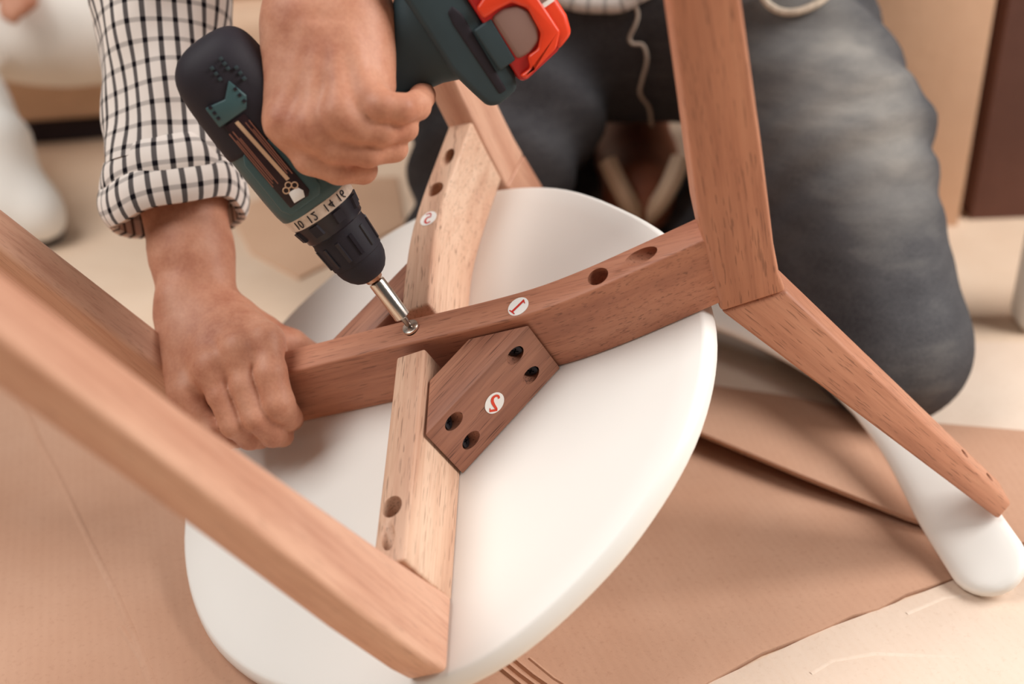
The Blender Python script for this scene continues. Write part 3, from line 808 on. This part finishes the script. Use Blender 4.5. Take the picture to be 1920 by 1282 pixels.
patch('vent_panel', [(.1885, -.0175), (.1885, .0035), (.195, .0085), (.2085, .0050), (.2005, -.0040), (.203, -.0175)], .0272, .0046, M['teal'], rc, .0008)
for i in range(3):
    for x, z in ((.1925 + i * .004, -.0155), (.1920 + i * .0045, .0042), (.203 + i * .004, .0125), (.211 + i * .004, .0000), (.2135 + i * .0035, .008)):
        patch('vent_slot', [(x, z), (x, z + .0022), (x + .0022, z + .0022), (x + .0022, z)], .0280, .0042 if x < .206 else .0026, M['black_gloss'] if x < .202 else M['teal_dark'], rc, .0002)
for x, z in ((.146, .0175), (.1425, .0175)):
    patch('bolt_recess', [(x, z), (x, z + .0018), (x + .0018, z + .0018), (x + .0018, z)], .0245, .0022, M['black'], hs, .0003)
V, F = cyl_data(DP(.124, .020, .012), DP(.124, .020, .0222), .0036, .0036, 20); o = add('housing_screw', V, F, M['black'], hs)
# handle
def hand_ring(z, xf, xb, ry):       # cross-section of the handle at height z: front x, back x (x grows to the rear)
    return (z, xf, xb, ry)
HR = [hand_ring(.012, .127, .176, .0205), hand_ring(.030, .131, .171, .0190), hand_ring(.050, .130, .170, .0182), hand_ring(.075, .1295, .1715, .0180),
      hand_ring(.095, .1295, .176, .0184), hand_ring(.110, .129, .181, .0195), hand_ring(.122, .126, .190, .0240), hand_ring(.134, .116, .200, .0290)]
V = []; F = []; n = 40
for z, xf, xb, ry in HR:
    for k in range(n):
        a = 2 * math.pi * k / n; ca, sa = math.cos(a), math.sin(a); q = (abs(ca) ** 2.8 + abs(sa) ** 2.8) ** (-1 / 2.8)
        V.append(DP((xf + xb) / 2 + q * ca * (xb - xf) / 2, z, q * sa * ry))
for i in range(len(HR) - 1):
    for k in range(n): F.append((i * n + k, i * n + (k + 1) % n, (i + 1) * n + (k + 1) % n, (i + 1) * n + k))
F.append(tuple(range(n))); F.append(tuple(range((len(HR) - 1) * n, len(HR) * n))[::-1])
hnd = add('handle', V, F, M['teal_dark'], None, angle=40); recalc(hnd.data); bake(hnd, subs=1); hnd.parent = drill; hnd.matrix_parent_inverse = parent_world(drill).inverted()
def slab(name, pts, y0, y1, mat, parent=drill, bev=.004, seg=4):
    n = len(pts); V = [DP(x, z, y0) for x, z in pts] + [DP(x, z, y1) for x, z in pts]
    F = [tuple(range(n)), tuple(range(n, 2 * n))[::-1]] + [(k, (k + 1) % n, n + (k + 1) % n, n + k) for k in range(n)]
    o = add(name, V, F, mat, None); bake(o, bev, seg, blim=20)
    o.parent = parent; o.matrix_parent_inverse = parent_world(parent).inverted()
    return o
ft = slab('battery_foot', [(0.0980, 0.1380), (0.1020, 0.1310), (0.1150, 0.1280), (0.1350, 0.1240), (0.2000, 0.1250), (0.2080, 0.1310), (0.2120, 0.1410), (0.2080, 0.1585), (0.1100, 0.1575), (0.1000, 0.1540)], -.031, .031, M['teal_dark'], bev=.005)
slab('foot_groove', [(0.1040, 0.1415), (0.1040, 0.1475), (0.1600, 0.1500), (0.1680, 0.1475), (0.1660, 0.1425), (0.1580, 0.1410)], .0285, .0318, M['black'], ft, bev=.0018, seg=3)
bat = slab('battery', [(0.1020, 0.1615), (0.1040, 0.1575), (0.2160, 0.1580), (0.2190, 0.1675), (0.2180, 0.1915), (0.2100, 0.1975), (0.1160, 0.1975), (0.1060, 0.1895)], -.0335, .0335, M['red_deep'], bev=.006)
# bright red clip frame round the release button
clipP = [(0.1075, 0.1590), (0.1075, 0.1675), (0.1150, 0.1700), (0.1150, 0.1780), (0.1220, 0.1850), (0.1400, 0.1860), (0.1485, 0.1795), (0.1500, 0.1695), (0.1500, 0.1590), (0.1580, 0.1590), (0.1620, 0.1695), (0.1600, 0.1875), (0.1520, 0.1950), (0.1160, 0.1960), (0.1085, 0.1880), (0.1055, 0.1715), (0.1035, 0.1610)]
slab('battery_clip', clipP, .030, .0375, M['red'], bat, bev=.0024, seg=3)
slab('release_button', [(.1165, .1635), (.1155, .172), (.1185, .1815), (.126, .1855), (.138, .1860), (.1455, .1815), (.1485, .172), (.1480, .1635)], .028, .0356, M['button'], bat, bev=.0028, seg=4)
slab('foot_tab', [(.1170, .150), (.1170, .1625), (.1475, .1635), (.1475, .150)], .024, .0345, M['teal_dark'], ft, bev=.0015)
slab('battery_edge', [(0.1060, 0.1885), (0.1100, 0.2020), (0.1220, 0.2055), (0.2160, 0.2045), (0.2190, 0.1935), (0.2120, 0.1895), (0.1170, 0.1905)], -.036, .036, M['red'], bat, bev=.004)
slab('battery_label', [(0.1340, 0.1910), (0.1340, 0.2030), (0.1770, 0.2030), (0.1770, 0.1910)], .0355, .0364, M['sticker'], bat, bev=.0003)
for i in range(4):
    slab('label_mark', [(.137 + i * .009, .1935), (.137 + i * .009, .2005 - (i % 2) * .003), (.143 + i * .009, .2005 - (i % 2) * .003), (.143 + i * .009, .1935)], .0362, .0367, M['red_ink'] if i % 2 else M['button'], bat, bev=0)
slab('trigger', [(.120, .033), (.1185, .045), (.122, .056), (.137, .058), (.137, .031)], -.008, .008, M['black'], bev=.002)

# ================================================================== the man
man = empty('person', G(1300, 520, 0), 'kneeling person in checked shirt and jeans gripping chair and holding drill', 'person')
def attach(o, par):
    o.parent = par; o.matrix_parent_inverse = parent_world(par).inverted(); return o
bodyV = []; bodyF = []
def add_body(P, Fc):
    n0 = sum(len(v) for v in bodyV); bodyV.append(P); bodyF.append(Fc + n0)
# --- gripping hand -----------------------------------------------------------
def finger(pts, radii, k=.003):
    return [cone(Cp(*pts[i]), Cp(*pts[i + 1]), radii[i], radii[i + 1], k) for i in range(len(pts) - 1)]
wr = (372, 578, .915)
mc = [(497, 642, .872), (447, 656, .864), (396, 690, .866), (352, 735, .876)]
palm = [cone(Cp(328, 230, .956), Cp(338, 330, .948), .040, .0375, .01), cone(Cp(338, 330, .948), Cp(356, 470, .932), .0365, .0305, .01),
        cone(Cp(352, 470, .932), Cp(352, 585, .915), .0275, .0225, .012), cone(Cp(372, 470, .932), Cp(398, 580, .915), .0265, .0205, .012),
        cone(Cp(330, 560, .905), Cp(338, 575, .903), .012, .011, .014)]
for i, m in enumerate(mc):
    w0 = (348 + (3 - i) * 20, 596, .914)
    palm.append(cone(Cp(*w0), Cp(m[0], m[1], m[2] + .006), .0215, .0155, .012))
palm += [cone(Cp(360, 640, .905), Cp(380, 720, .895), .020, .016, .015), cone(Cp(440, 620, .915), Cp(500, 660, .905), .021, .016, .015)]
for i, m in enumerate(mc): palm.append(cone(Cp(m[0], m[1] - 4, m[2]), Cp(m[0] + 4, m[1] + 10, m[2] + .001), .0112 - .0008 * (i == 3), .0108, .008))
for i, m in enumerate(mc):                         # tendons
    palm.append(cone(Cp(365 + (3 - i) * 10, 600, .895), Cp(m[0] - 2, m[1] - 12, m[2] - .001), .0035, .0045, .009))
for i in range(3):                                  # skin between the fingers
    m, q = mc[i], mc[i + 1]
    palm.append(cone(Cp((m[0] + q[0]) / 2, (m[1] + q[1]) / 2 + 5, (m[2] + q[2]) / 2 + .015), Cp((m[0] + q[0]) / 2 + 22, (m[1] + q[1]) / 2 + 75, (m[2] + q[2]) / 2 + .016), .0085, .0080, .006))
fi = finger([(498, 646, .872), (508, 700, .862), (522, 756, .862), (540, 782, .882), (548, 786, .900)], [.0118, .0118, .0120, .0104, .0088])
fm = finger([(448, 660, .866), (456, 720, .862), (480, 782, .862), (510, 814, .876), (530, 818, .892)], [.0110, .0098, .0104, .0096, .0086])
fr_ = finger([(398, 694, .868), (412, 742, .864), (438, 796, .866), (468, 820, .880), (488, 822, .896)], [.0106, .0094, .0099, .0090, .0082])
fp = finger([(353, 737, .878), (370, 770, .874), (398, 804, .874), (426, 822, .888), (446, 822, .902)], [.0100, .0087, .0091, .0083, .0076])
th = finger([(425, 600, .915), (490, 625, .925), (545, 648, .935), (590, 668, .945)], [.017, .0145, .0125, .010], .006)
def skin_disp(X): return 0.0004 * vnoise(X, 220, 1) + 0.0002 * vnoise(X, 600, 2)
P_, F_ = surface(None, .0017, skin_disp, groups=[(palm, 0), (th, .010)], fingers=[fi, fm, fr_, fp], smooth=4)
add_body(P_, F_)
# --- drill hand -----------------------------------------------------------------
pal2 = [cone(Cp(619, -110, .785), Cp(612, -40, .772), .0365, .0335, .012),
        cone(Cp(575, -40, .770), Cp(572, 40, .760), .0270, .0245, .014), cone(Cp(645, -40, .770), Cp(650, 45, .762), .0265, .0240, .014)]
mc2 = [(534, 236, .745), (582, 244, .737), (640, 222, .732), (692, 190, .737)]
for i, m in enumerate(mc2):
    pal2.append(cone(Cp(562 + i * 34, 40, .758), Cp(m[0], m[1] - 12, m[2] + .008), .0225, .0135, .012))
pal2 += [cone(Cp(560, 60, .765), Cp(532, 190, .758), .021, .013, .012), cone(Cp(690, 40, .765), Cp(704, 160, .758), .017, .0125, .012), cone(Cp(610, 80, .765), Cp(635, 180, .760), .022, .017, .012)]
for i, m in enumerate(mc2): pal2.append(cone(Cp(m[0] - 2, m[1] - 6, m[2]), Cp(m[0] + 6, m[1] + 4, m[2]), .0118, .0112, .009))
for i, m in enumerate(mc2): pal2.append(cone(Cp(580 + i * 24, 60, .738), Cp(m[0] - 4, m[1] - 16, m[2] - .0045), .0046, .0056, .007))
g1 = finger([(536, 240, .748), (580, 298, .752), (636, 319, .754), (680, 318, .764), (672, 300, .787), (640, 270, .796)], [.0108, .0098, .0091, .0090, .0088, .0084])
g2 = finger([(584, 248, .739), (626, 277, .742), (690, 287, .745), (738, 278, .756), (735, 252, .786), (700, 226, .796)], [.0108, .0098, .0090, .0090, .0088, .0084])
g3 = finger([(642, 224, .734), (674, 241, .735), (716, 247, .738), (757, 239, .750), (752, 214, .784), (715, 190, .796)], [.0108, .0098, .0089, .0089, .0086, .0082])
g4 = finger([(693, 190, .738), (716, 200, .731), (752, 204, .734), (781, 198, .750), (792, 180, .774), (775, 160, .790)], [.0108, .0100, .0093, .0092, .0086, .0078])
g5 = finger([(545, 70, .775), (528, 150, .792), (560, 200, .815), (610, 215, .828)], [.017, .0145, .012, .0098], .006)
P_, F_ = surface(None, .0017, skin_disp, groups=[(pal2, 0), (g5, .010)], fingers=[g1, g2, g3, g4], smooth=4)
add_body(P_, F_)
# --- trunk, neck, head and upper arms (above the frame) -----------------------------
hipc = Cp(1195, -40, 1.33)
shL = np.array([-.10, 1.13, .80]); shR = np.array([.33, 1.10, .82]); nck = np.array([.11, 1.08, .88]); hd_c = np.array([.08, .98, 1.03])
elL = Cp(300, -160, .985); elR = Cp(640, -420, .86)
torso = [cone(hipc, (shL + shR) / 2, .135, .13, .05), cone(shL, shR, .065, .065, .05), cone((shL + shR) / 2 + [0, 0, .02], nck + [0, -.03, .05], .065, .055, .03),
         cone(shL, elL, .058, .045, .03), cone(shR, elR, .058, .045, .03), cone(elL, Cp(326, 210, .958), .045, .039, .02), cone(elR, Cp(620, -100, .785), .045, .0355, .02)]
hx = np.array([1.0, 0, 0]); hf = np.array([0, -.8, -.6]); hu = np.array([0, -.6, .8])
head = [ell(hd_c, [hx, hf, hu], [.076, .095, .105], .02), ell(hd_c + hf * .03 - hu * .06, [hx, hf, hu], [.058, .062, .062], .03),
        cone(hd_c + hf * .092 + hu * .01, hd_c + hf * .112 - hu * .022, .009, .014, .012), cone(hd_c + hf * .08 - hu * .058 - hx * .018, hd_c + hf * .08 - hu * .058 + hx * .018, .011, .011, .008),
        cone(hd_c + hx * .078 - hu * .02, hd_c + hx * .082 + hu * .015, .010, .013, .006), cone(hd_c - hx * .078 - hu * .02, hd_c - hx * .082 + hu * .015, .010, .013, .006),
        cone(hd_c + hf * .088 + hu * .025 - hx * .05, hd_c + hf * .088 + hu * .025 + hx * .05, .01, .01, .015)]
P_, F_ = surface(None, .009, None, groups=[(torso, 0), (head, .02)])
add_body(P_, F_)
body = add('body', np.concatenate(bodyV), np.concatenate(bodyF), M['skin'], man, angle=None)
hairp = [ell(hd_c + hu * .02 - hf * .012, [hx, hf, hu], [.083, .098, .100], .02)]
P_, F_ = surface(hairp, .008, lambda X: .004 * vnoise(X, 90, 3) + np.maximum(0, ((X - hd_c.astype(np.float32)) @ hf.astype(np.float32)) * .5 - ((X - hd_c.astype(np.float32)) @ hu.astype(np.float32)) * .6 + .0) * .6)
add('hair', P_, F_, M['hair'], man, angle=None)
# --- shirt: sleeve with rolled cuff, trunk -----------------------------------------------
shV = []; shF = []; shU = []
def add_shirt(V, F, U):
    n0 = len(shV); shV.extend(V); shF.extend([tuple(i + n0 for i in f) for f in F]); shU.extend(U)
SPATH = smooth_path([Cp(265, -330, 1.0), Cp(292, -140, .985), Cp(303, 0, .97), Cp(314, 150, .958), Cp(326, 260, .95), Cp(330, 322, .946)], 70)
SR = np.interp(np.linspace(0, 1, 70), [0, .3, .5, .75, .9, 1], [.066, .062, .0575, .0515, .0520, .0545])
def sw(i, a):
    s = i / 69.0
    return 1 + .035 * math.sin(3 * a + 14 * s + 1) * (.4 + s) + .022 * math.sin(5 * a - 22 * s) + .03 * math.exp(-((s - .93) / .05) ** 2) * math.sin(7 * a + 2) + .05 * math.exp(-((s - .42) / .06) ** 2) * math.sin(2 * a + 18 * s)
V, F, U = tube_data(SPATH, SR, 72, cap=False, warp=sw, uvr=.055); add_shirt(V, F, U)
def cuff(c0, c1, r0, r1, bulge, n=72, seg=9, inner=.006, wv=0.0, ph=0.0):
    c0, c1 = np.array(c0), np.array(c1); d = c1 - c0; d /= np.linalg.norm(d)
    u = np.cross(d, (0.1, 0.3, 0.95)); u /= np.linalg.norm(u); v = np.cross(d, u); V = []; F = []; U = []; prof = []
    for i in range(seg + 1):
        t = i / seg; prof.append((t, r0 + (r1 - r0) * t + bulge * math.sin(math.pi * t) ** .7))
    for t in (.97, .7, .3): prof.append((t, r0 + (r1 - r0) * t - inner))
    L = float(np.linalg.norm(c1 - c0)); s = 0; sl = []
    for i, (t, r) in enumerate(prof):
        if i: s += math.hypot((t - prof[i - 1][0]) * L, r - prof[i - 1][1])
        sl.append(s)
        for k in range(n):
            a = 2 * math.pi * k / n; rr = r * (1 + wv * math.sin(4 * a + ph) + wv * .7 * math.sin(9 * a + ph * 2 + t * 3) + wv * .5 * math.sin(2 * a + ph * 3))
            V.append(c0 + d * L * (t + .10 * math.sin(2 * a + ph) + .05 * math.sin(5 * a + ph)) + rr * (math.cos(a) * u + math.sin(a) * v))
    for i in range(len(prof) - 1):
        for k in range(n):
            k2 = (k + 1) % n; F.append((i * n + k, i * n + k2, (i + 1) * n + k2, (i + 1) * n + k))
            a0, a1 = 2 * math.pi * k / n * .055 + .003 * ph, 2 * math.pi * (k + 1) / n * .055 + .003 * ph
            U += [(a0, sl[i]), (a1, sl[i]), (a1, sl[i + 1]), (a0, sl[i + 1])]
    add_shirt(V, F, U)
cuff(Cp(322, 296, .948), Cp(330, 362, .944), .0515, .0560, .0035, wv=.018, ph=1.0)
cuff(Cp(322, 340, .945), Cp(334, 416, .940), .0535, .0530, .0055, wv=.014, ph=2.3)
shirt = add('shirt', shV, shF, M['check'], man, uv=shU, angle=60); shirt['label'] = 'black and white checked shirt with rolled sleeve'
# trunk of the shirt and its other sleeve
tp = [cone(hipc + [0, 0, .03], (shL + shR) / 2, .150, .145, .05), cone(shL, shR, .078, .078, .05), cone(shL, Cp(285, -230, .99), .076, .066, .03), cone(shR, elR * .75 + shR * .25, .074, .064, .03)]
P_, F_ = surface(tp, .009, lambda X: .006 * vnoise(X, 55, 5) + .004 * vnoise(X, 120, 6))
F_ = np.array(F_); q = P_[F_.ravel()]
nrm_c = np.array([.11, 1.15]); an = np.arctan2(q[:, 1] - nrm_c[1], q[:, 0] - nrm_c[0])
uvs = np.stack([an * .15, q[:, 2]], 1).reshape(-1, 4, 2)
for k in range(1, 4):
    d = uvs[:, k, 0] - uvs[:, 0, 0]; uvs[:, k, 0] -= np.round(d / (2 * math.pi * .15)) * (2 * math.pi * .15)
o = add('shirt_body', P_, F_, M['check'], man, uv=uvs.reshape(-1, 2), angle=None)
# --- jeans ---------------------------------------------------------------------------------
kR = G(1668, 648, .072); kL = G(890, 480, .074)
hR = Cp(1395, -10, 1.27); hL = Cp(1030, -10, 1.29)
mR = Cp(1540, 270, 1.145)
mL = (kL + hL) / 2 + np.array([-.01, -.01, .02])
aR = kR + np.array([-.15, .38, -.005]); aL = kL + np.array([.16, .38, -.005])
jp = [cone(hR, mR, .112, .098, .02), cone(mR, kR, .098, .070, .02), cone(kR, kR * .5 + aR * .5, .069, .062, .015), cone(kR * .5 + aR * .5, aR, .062, .052, .02),
      cone(hL, mL, .112, .100, .02), cone(mL, kL, .100, .072, .02), cone(kL, kL * .5 + aL * .5, .070, .062, .015), cone(kL * .5 + aL * .5, aL, .062, .052, .02),
      cone(hR * .75 + hL * .25, hR * .25 + hL * .75, .115, .115, .03), cone((hR + hL) / 2 + [0, .02, 0], (hR + hL) / 2 + [0, -.01, .14], .13, .13, .05)]
axR = (kR - hR); axR /= np.linalg.norm(axR); axL = (kL - hL); axL /= np.linalg.norm(axL)
def folds(X):
    tR = (X - hR.astype(np.float32)) @ axR.astype(np.float32)
    sR = (X - hR.astype(np.float32)) @ np.array(CM[0], np.float32)
    cr = np.exp(-((tR - .12) / .11) ** 2)
    f = .0060 * np.sin(95 * tR - 42 * sR + 2.2 * vnoise(X, 22, 9)) * cr
    f = f + .0034 * np.sin(150 * tR + 30 * sR + 2.0 * vnoise(X, 30, 10)) * np.exp(-((tR - .27) / .07) ** 2)
    return f + .0022 * vnoise(X, 38, 7) + .0008 * vnoise(X, 120, 8)
P_, F_ = surface(jp, .0062, folds, zmin=.0035)
jeans = add('jeans', P_, F_, M['denim'], man, angle=None); jeans['label'] = 'faded grey-blue denim jeans'
# wear on the fronts of the thighs and the knees, strongest on the leg that carries the weight
me = jeans.data; at = me.attributes.new('wear', 'FLOAT', 'POINT')
tR = np.clip(((P_ - hR) @ (kR - hR)) / ((kR - hR) @ (kR - hR)), 0, 1); cR = hR + tR[:, None] * (kR - hR)
dR = (P_ - cR); side = dR @ CM[2] / .09; off = np.abs(dR @ CM[0]) / .12
wear = np.clip(side, 0, 1) * np.clip(1.15 - off, 0, 1) * np.exp(-((tR - .6) / .6) ** 2) * (P_[:, 0] > .17) * np.clip((P_[:, 0] - .17) / .05, 0, 1)
at.data.foreach_set('value', wear.astype(np.float32))
def on_jeans(px, py, off=.002):
    d = Cp(px, py, 1.0) - CP; d /= np.linalg.norm(d)
    q = P_ - CP; t = q @ d; r = np.linalg.norm(q - t[:, None] * d, axis=1); m = r < .012
    return CP + d * (t[m].min() - off if m.any() else 1.2)
cpts = [on_jeans(x, y, .004) for x, y in ((1188, 5), (1196, 25), (1192, 45), (1180, 72), (1186, 82), (1205, 84), (1213, 110), (1204, 150), (1200, 175), (1216, 200), (1222, 235))]
tube('hanging_cord', smooth_path(cpts, 50), .0019, M['cord'], jeans, n=8)
# shirt hem roll seen under the drill battery, lying on the waist of the jeans
hem = smooth_path([on_jeans(x, y, .006) for x, y in ((1000, -20), (1080, 6), (1130, 10), (1165, 8), (1192, -6), (1240, -30))], 30)
V, F, U = tube_data(hem, [.008] * 30, 16, cap=True, uvr=.055); add('shirt_hem', V, F, M['check'], man, uv=U)
pk = [on_jeans(x, y, .002) for x, y in ((1425, -15), (1440, 8), (1465, 22), (1495, 22), (1530, 8), (1560, -15))]
tube('pocket_edge', smooth_path(pk, 30), .0036, M['tan_trim'], jeans, n=8)
# --- shoes behind the knees -------------------------------------------------------------------
def shoe(name, toe, heel, label, stripes):
    toe, heel = np.array(toe), np.array(heel); d = heel - toe; d /= np.linalg.norm(d)
    P1, F1 = surface([cone(toe + [0, 0, .046], toe * .5 + heel * .5 + [0, 0, .052], .044, .045, .02), cone(toe * .5 + heel * .5 + [0, 0, .052], heel + [0, 0, .07], .044, .043, .02)], .005, zmin=.004)
    o = add(name, P1, F1, M['leather'], man, angle=None); o['label'] = label
    for a in stripes:
        pts = [toe + [a[0] * (.040 - .034 * t), -.030 - .016 * math.sin(math.pi * t), .098 - .066 * t] for t in np.linspace(0, 1, 8)]
        tube('shoe_stripe', smooth_path(pts, 16), .011, M['beige'], o, n=8)
    return o
t0 = G(1200, 405, .0)
t0 = Cp(1200, 345, 1.33); t0[2] = .06
shoe('shoe', t0 + [0, .0, 0], t0 + [.01, .17, .01], 'brown shoe with pale stripes seen between the knees', [(-1,), (1,)])
shoe('shoe', aL + [.02, .02, -.066], aL + [.05, .17, -.066], 'brown shoe behind the far knee', [])

# ================================================================== background
# sofa with white cushion
def G2(px, py, z): return G(px, py, z)
pA = G(-250, 306, .0); pB = G(330, 262, .0)
dx = pB - pA; L = float(np.linalg.norm(dx)); dx /= L; dy = np.array([-dx[1], dx[0], 0]); dz = np.array([0, 0, 1.0])
sofa = empty('sofa', (pA + pB) / 2, 'low beige sofa with a dark gap underneath', 'sofa')
mid = (pA + pB) / 2
box_o('gap_shade', mid + dy * .42 + dz * .02, (L + .6, .78, .04), M['shadow_base'], sofa, axes=(dx, dy, dz), bevel=.004)  # dark box fills the open gap below the sofa as painted shade
box_o('base', mid + dy * .42 + dz * .115, (L + .7, .84, .15), M['sofa'], sofa, axes=(dx, dy, dz), bevel=.03, seg=4)
box_o('seat_cushion', mid + dy * .50 + dz * .245, (L + .7, .80, .13), M['sofa'], sofa, axes=(dx, dy, dz), bevel=.045, seg=5)
box_o('backrest', mid + dy * .85 + dz * .42, (L + .7, .2, .5), M['sofa'], sofa, axes=(dx, dy, dz), bevel=.05, seg=5)
# seated person in white trousers: legs, one hand, boots
wp = empty('person', G(20, 430, 0), 'blurred person in white trousers and white shoes sitting on the sofa', 'person')
ank = G(-8, 300, .10); kn = Cp(-190, -60, 1.80); hip2 = Cp(60, -140, 2.25)
kn2 = Cp(150, 60, 1.98); hip3 = Cp(230, -90, 2.35); an2 = Cp(-60, 60, 1.95)
lp = [cone(ank, kn, .050, .075, .02), cone(kn, hip2, .08, .11, .03), cone(Cp(-60, 30, 1.72), Cp(90, 45, 1.73), .085, .085, .03), cone(Cp(90, 45, 1.73), Cp(260, 55, 1.80), .085, .090, .03), cone(Cp(60, -40, 1.80), Cp(200, -30, 1.85), .1, .1, .03), cone(hip2, hip3, .12, .12, .05),
      cone(hip2, hip2 + [-.05, .1, .45], .14, .16, .05)]
P_2, F_2 = surface(lp, .011, lambda X: .008 * vnoise(X, 30, 12) + .004 * vnoise(X, 70, 13))
o = add('trousers', P_2, F_2, M['cloth_white'], wp, angle=None)
toe = G(62, 412, .03)
sp = [cone(ank + [0, 0, .02], ank + [.01, -.03, -.05], .050, .050, .03), cone(ank + [.005, -.03, -.055], toe + [0, 0, .012], .046, .036, .04), cone(toe + [-.02, .02, .006], toe + [.012, -.012, .004], .036, .030, .02)]
P_2, F_2 = surface(sp, .006, zmin=.012)
sh = add('shoe', P_2, F_2, M['shoe_white'], wp, angle=None)
sp2 = [cone(ank * [1, 1, 0] + [0, .01, .014], toe * [1, 1, 0] + [0, 0, .014], .047, .036, .01)]
P_2, F_2 = surface(sp2, .006, lambda X: np.maximum(0, (X[..., 2] - .018) * 3), zmin=.003); add('sole', P_2, F_2, M['sole'], sh, angle=None)
hw = Cp(20, -60, 1.63)
hp = [cone(hw + [-.1, .02, .2], hw, .035, .028, .02), cone(hw, Cp(28, -22, 1.61), .026, .024, .015)]
for i, (a, b_) in enumerate((((12, -10), (10, 26)), ((26, -8), (24, 34)), ((42, -12), (44, 20)), ((54, -20), (60, 6)))):
    hp.append(cone(Cp(a[0], a[1], 1.60), Cp(b_[0], b_[1], 1.60), .0105, .009, .004))
hp.append(cone(hw + [.0, -.01, -.005], Cp(-12, -5, 1.61), .013, .010, .008))
P_2, F_2 = surface(hp, .006); add('body', P_2, F_2, M['skin'], wp, angle=None)
# cardboard boxes on the right
def carton(c, size, rz, mat, label):
    e = empty('cardboard_box', (c[0], c[1], 0), label, 'box'); e.rotation_euler = (0, 0, rz)
    sx, sy, sz = size; t = .006
    R = Matrix.Rotation(rz, 3, 'Z')
    def pan(name, lc, ls):
        p = R @ Vector(lc); return box_o(name, (c[0] + p.x, c[1] + p.y, p.z), ls, mat, e, rz=rz, bevel=.0015)
    bpy.context.view_layer.update()
    pan('front_panel', (0, -sy / 2, sz / 2), (sx, t, sz)); pan('back_panel', (0, sy / 2, sz / 2), (sx, t, sz))
    pan('side_panel', (-sx / 2 + t / 2, 0, sz / 2), (t, sy - 2 * t, sz)); pan('side_panel', (sx / 2 - t / 2, 0, sz / 2), (t, sy - 2 * t, sz))
    pan('top_flap', (0, -sy / 4 - .002, sz + t / 2), (sx, sy / 2 - .004, t)); pan('top_flap', (0, sy / 4 + .002, sz + t / 2), (sx, sy / 2 - .004, t))
    return e
cx = G(1722, 425, 0)
carton((cx[0] - .012, cx[1] + .155), (.140, .30, .62), math.radians(-3), M['card_box'], 'tall tan cardboard box standing behind the denim knee')
c2 = G(1800, 425, 0)
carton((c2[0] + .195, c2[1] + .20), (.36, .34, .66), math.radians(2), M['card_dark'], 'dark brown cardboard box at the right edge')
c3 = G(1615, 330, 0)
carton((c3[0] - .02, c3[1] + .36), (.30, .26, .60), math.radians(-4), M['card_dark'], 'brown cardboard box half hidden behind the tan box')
# white foam block at the right edge
w0 = G(1915, 640, 0)
fb = empty('foam_block', w0 + [.16, .1, 0], 'white foam packing block lying at the right edge', 'foam block')
box_o('block', w0 + [.165, .03, .0625], (.32, .05, .125), M['foam'], fb, bevel=.012, seg=3, rz=math.radians(-2))
box_o('rib', w0 + [.165, .03, .133], (.24, .03, .02), M['foam'], fb, bevel=.006, seg=3, rz=math.radians(-2))
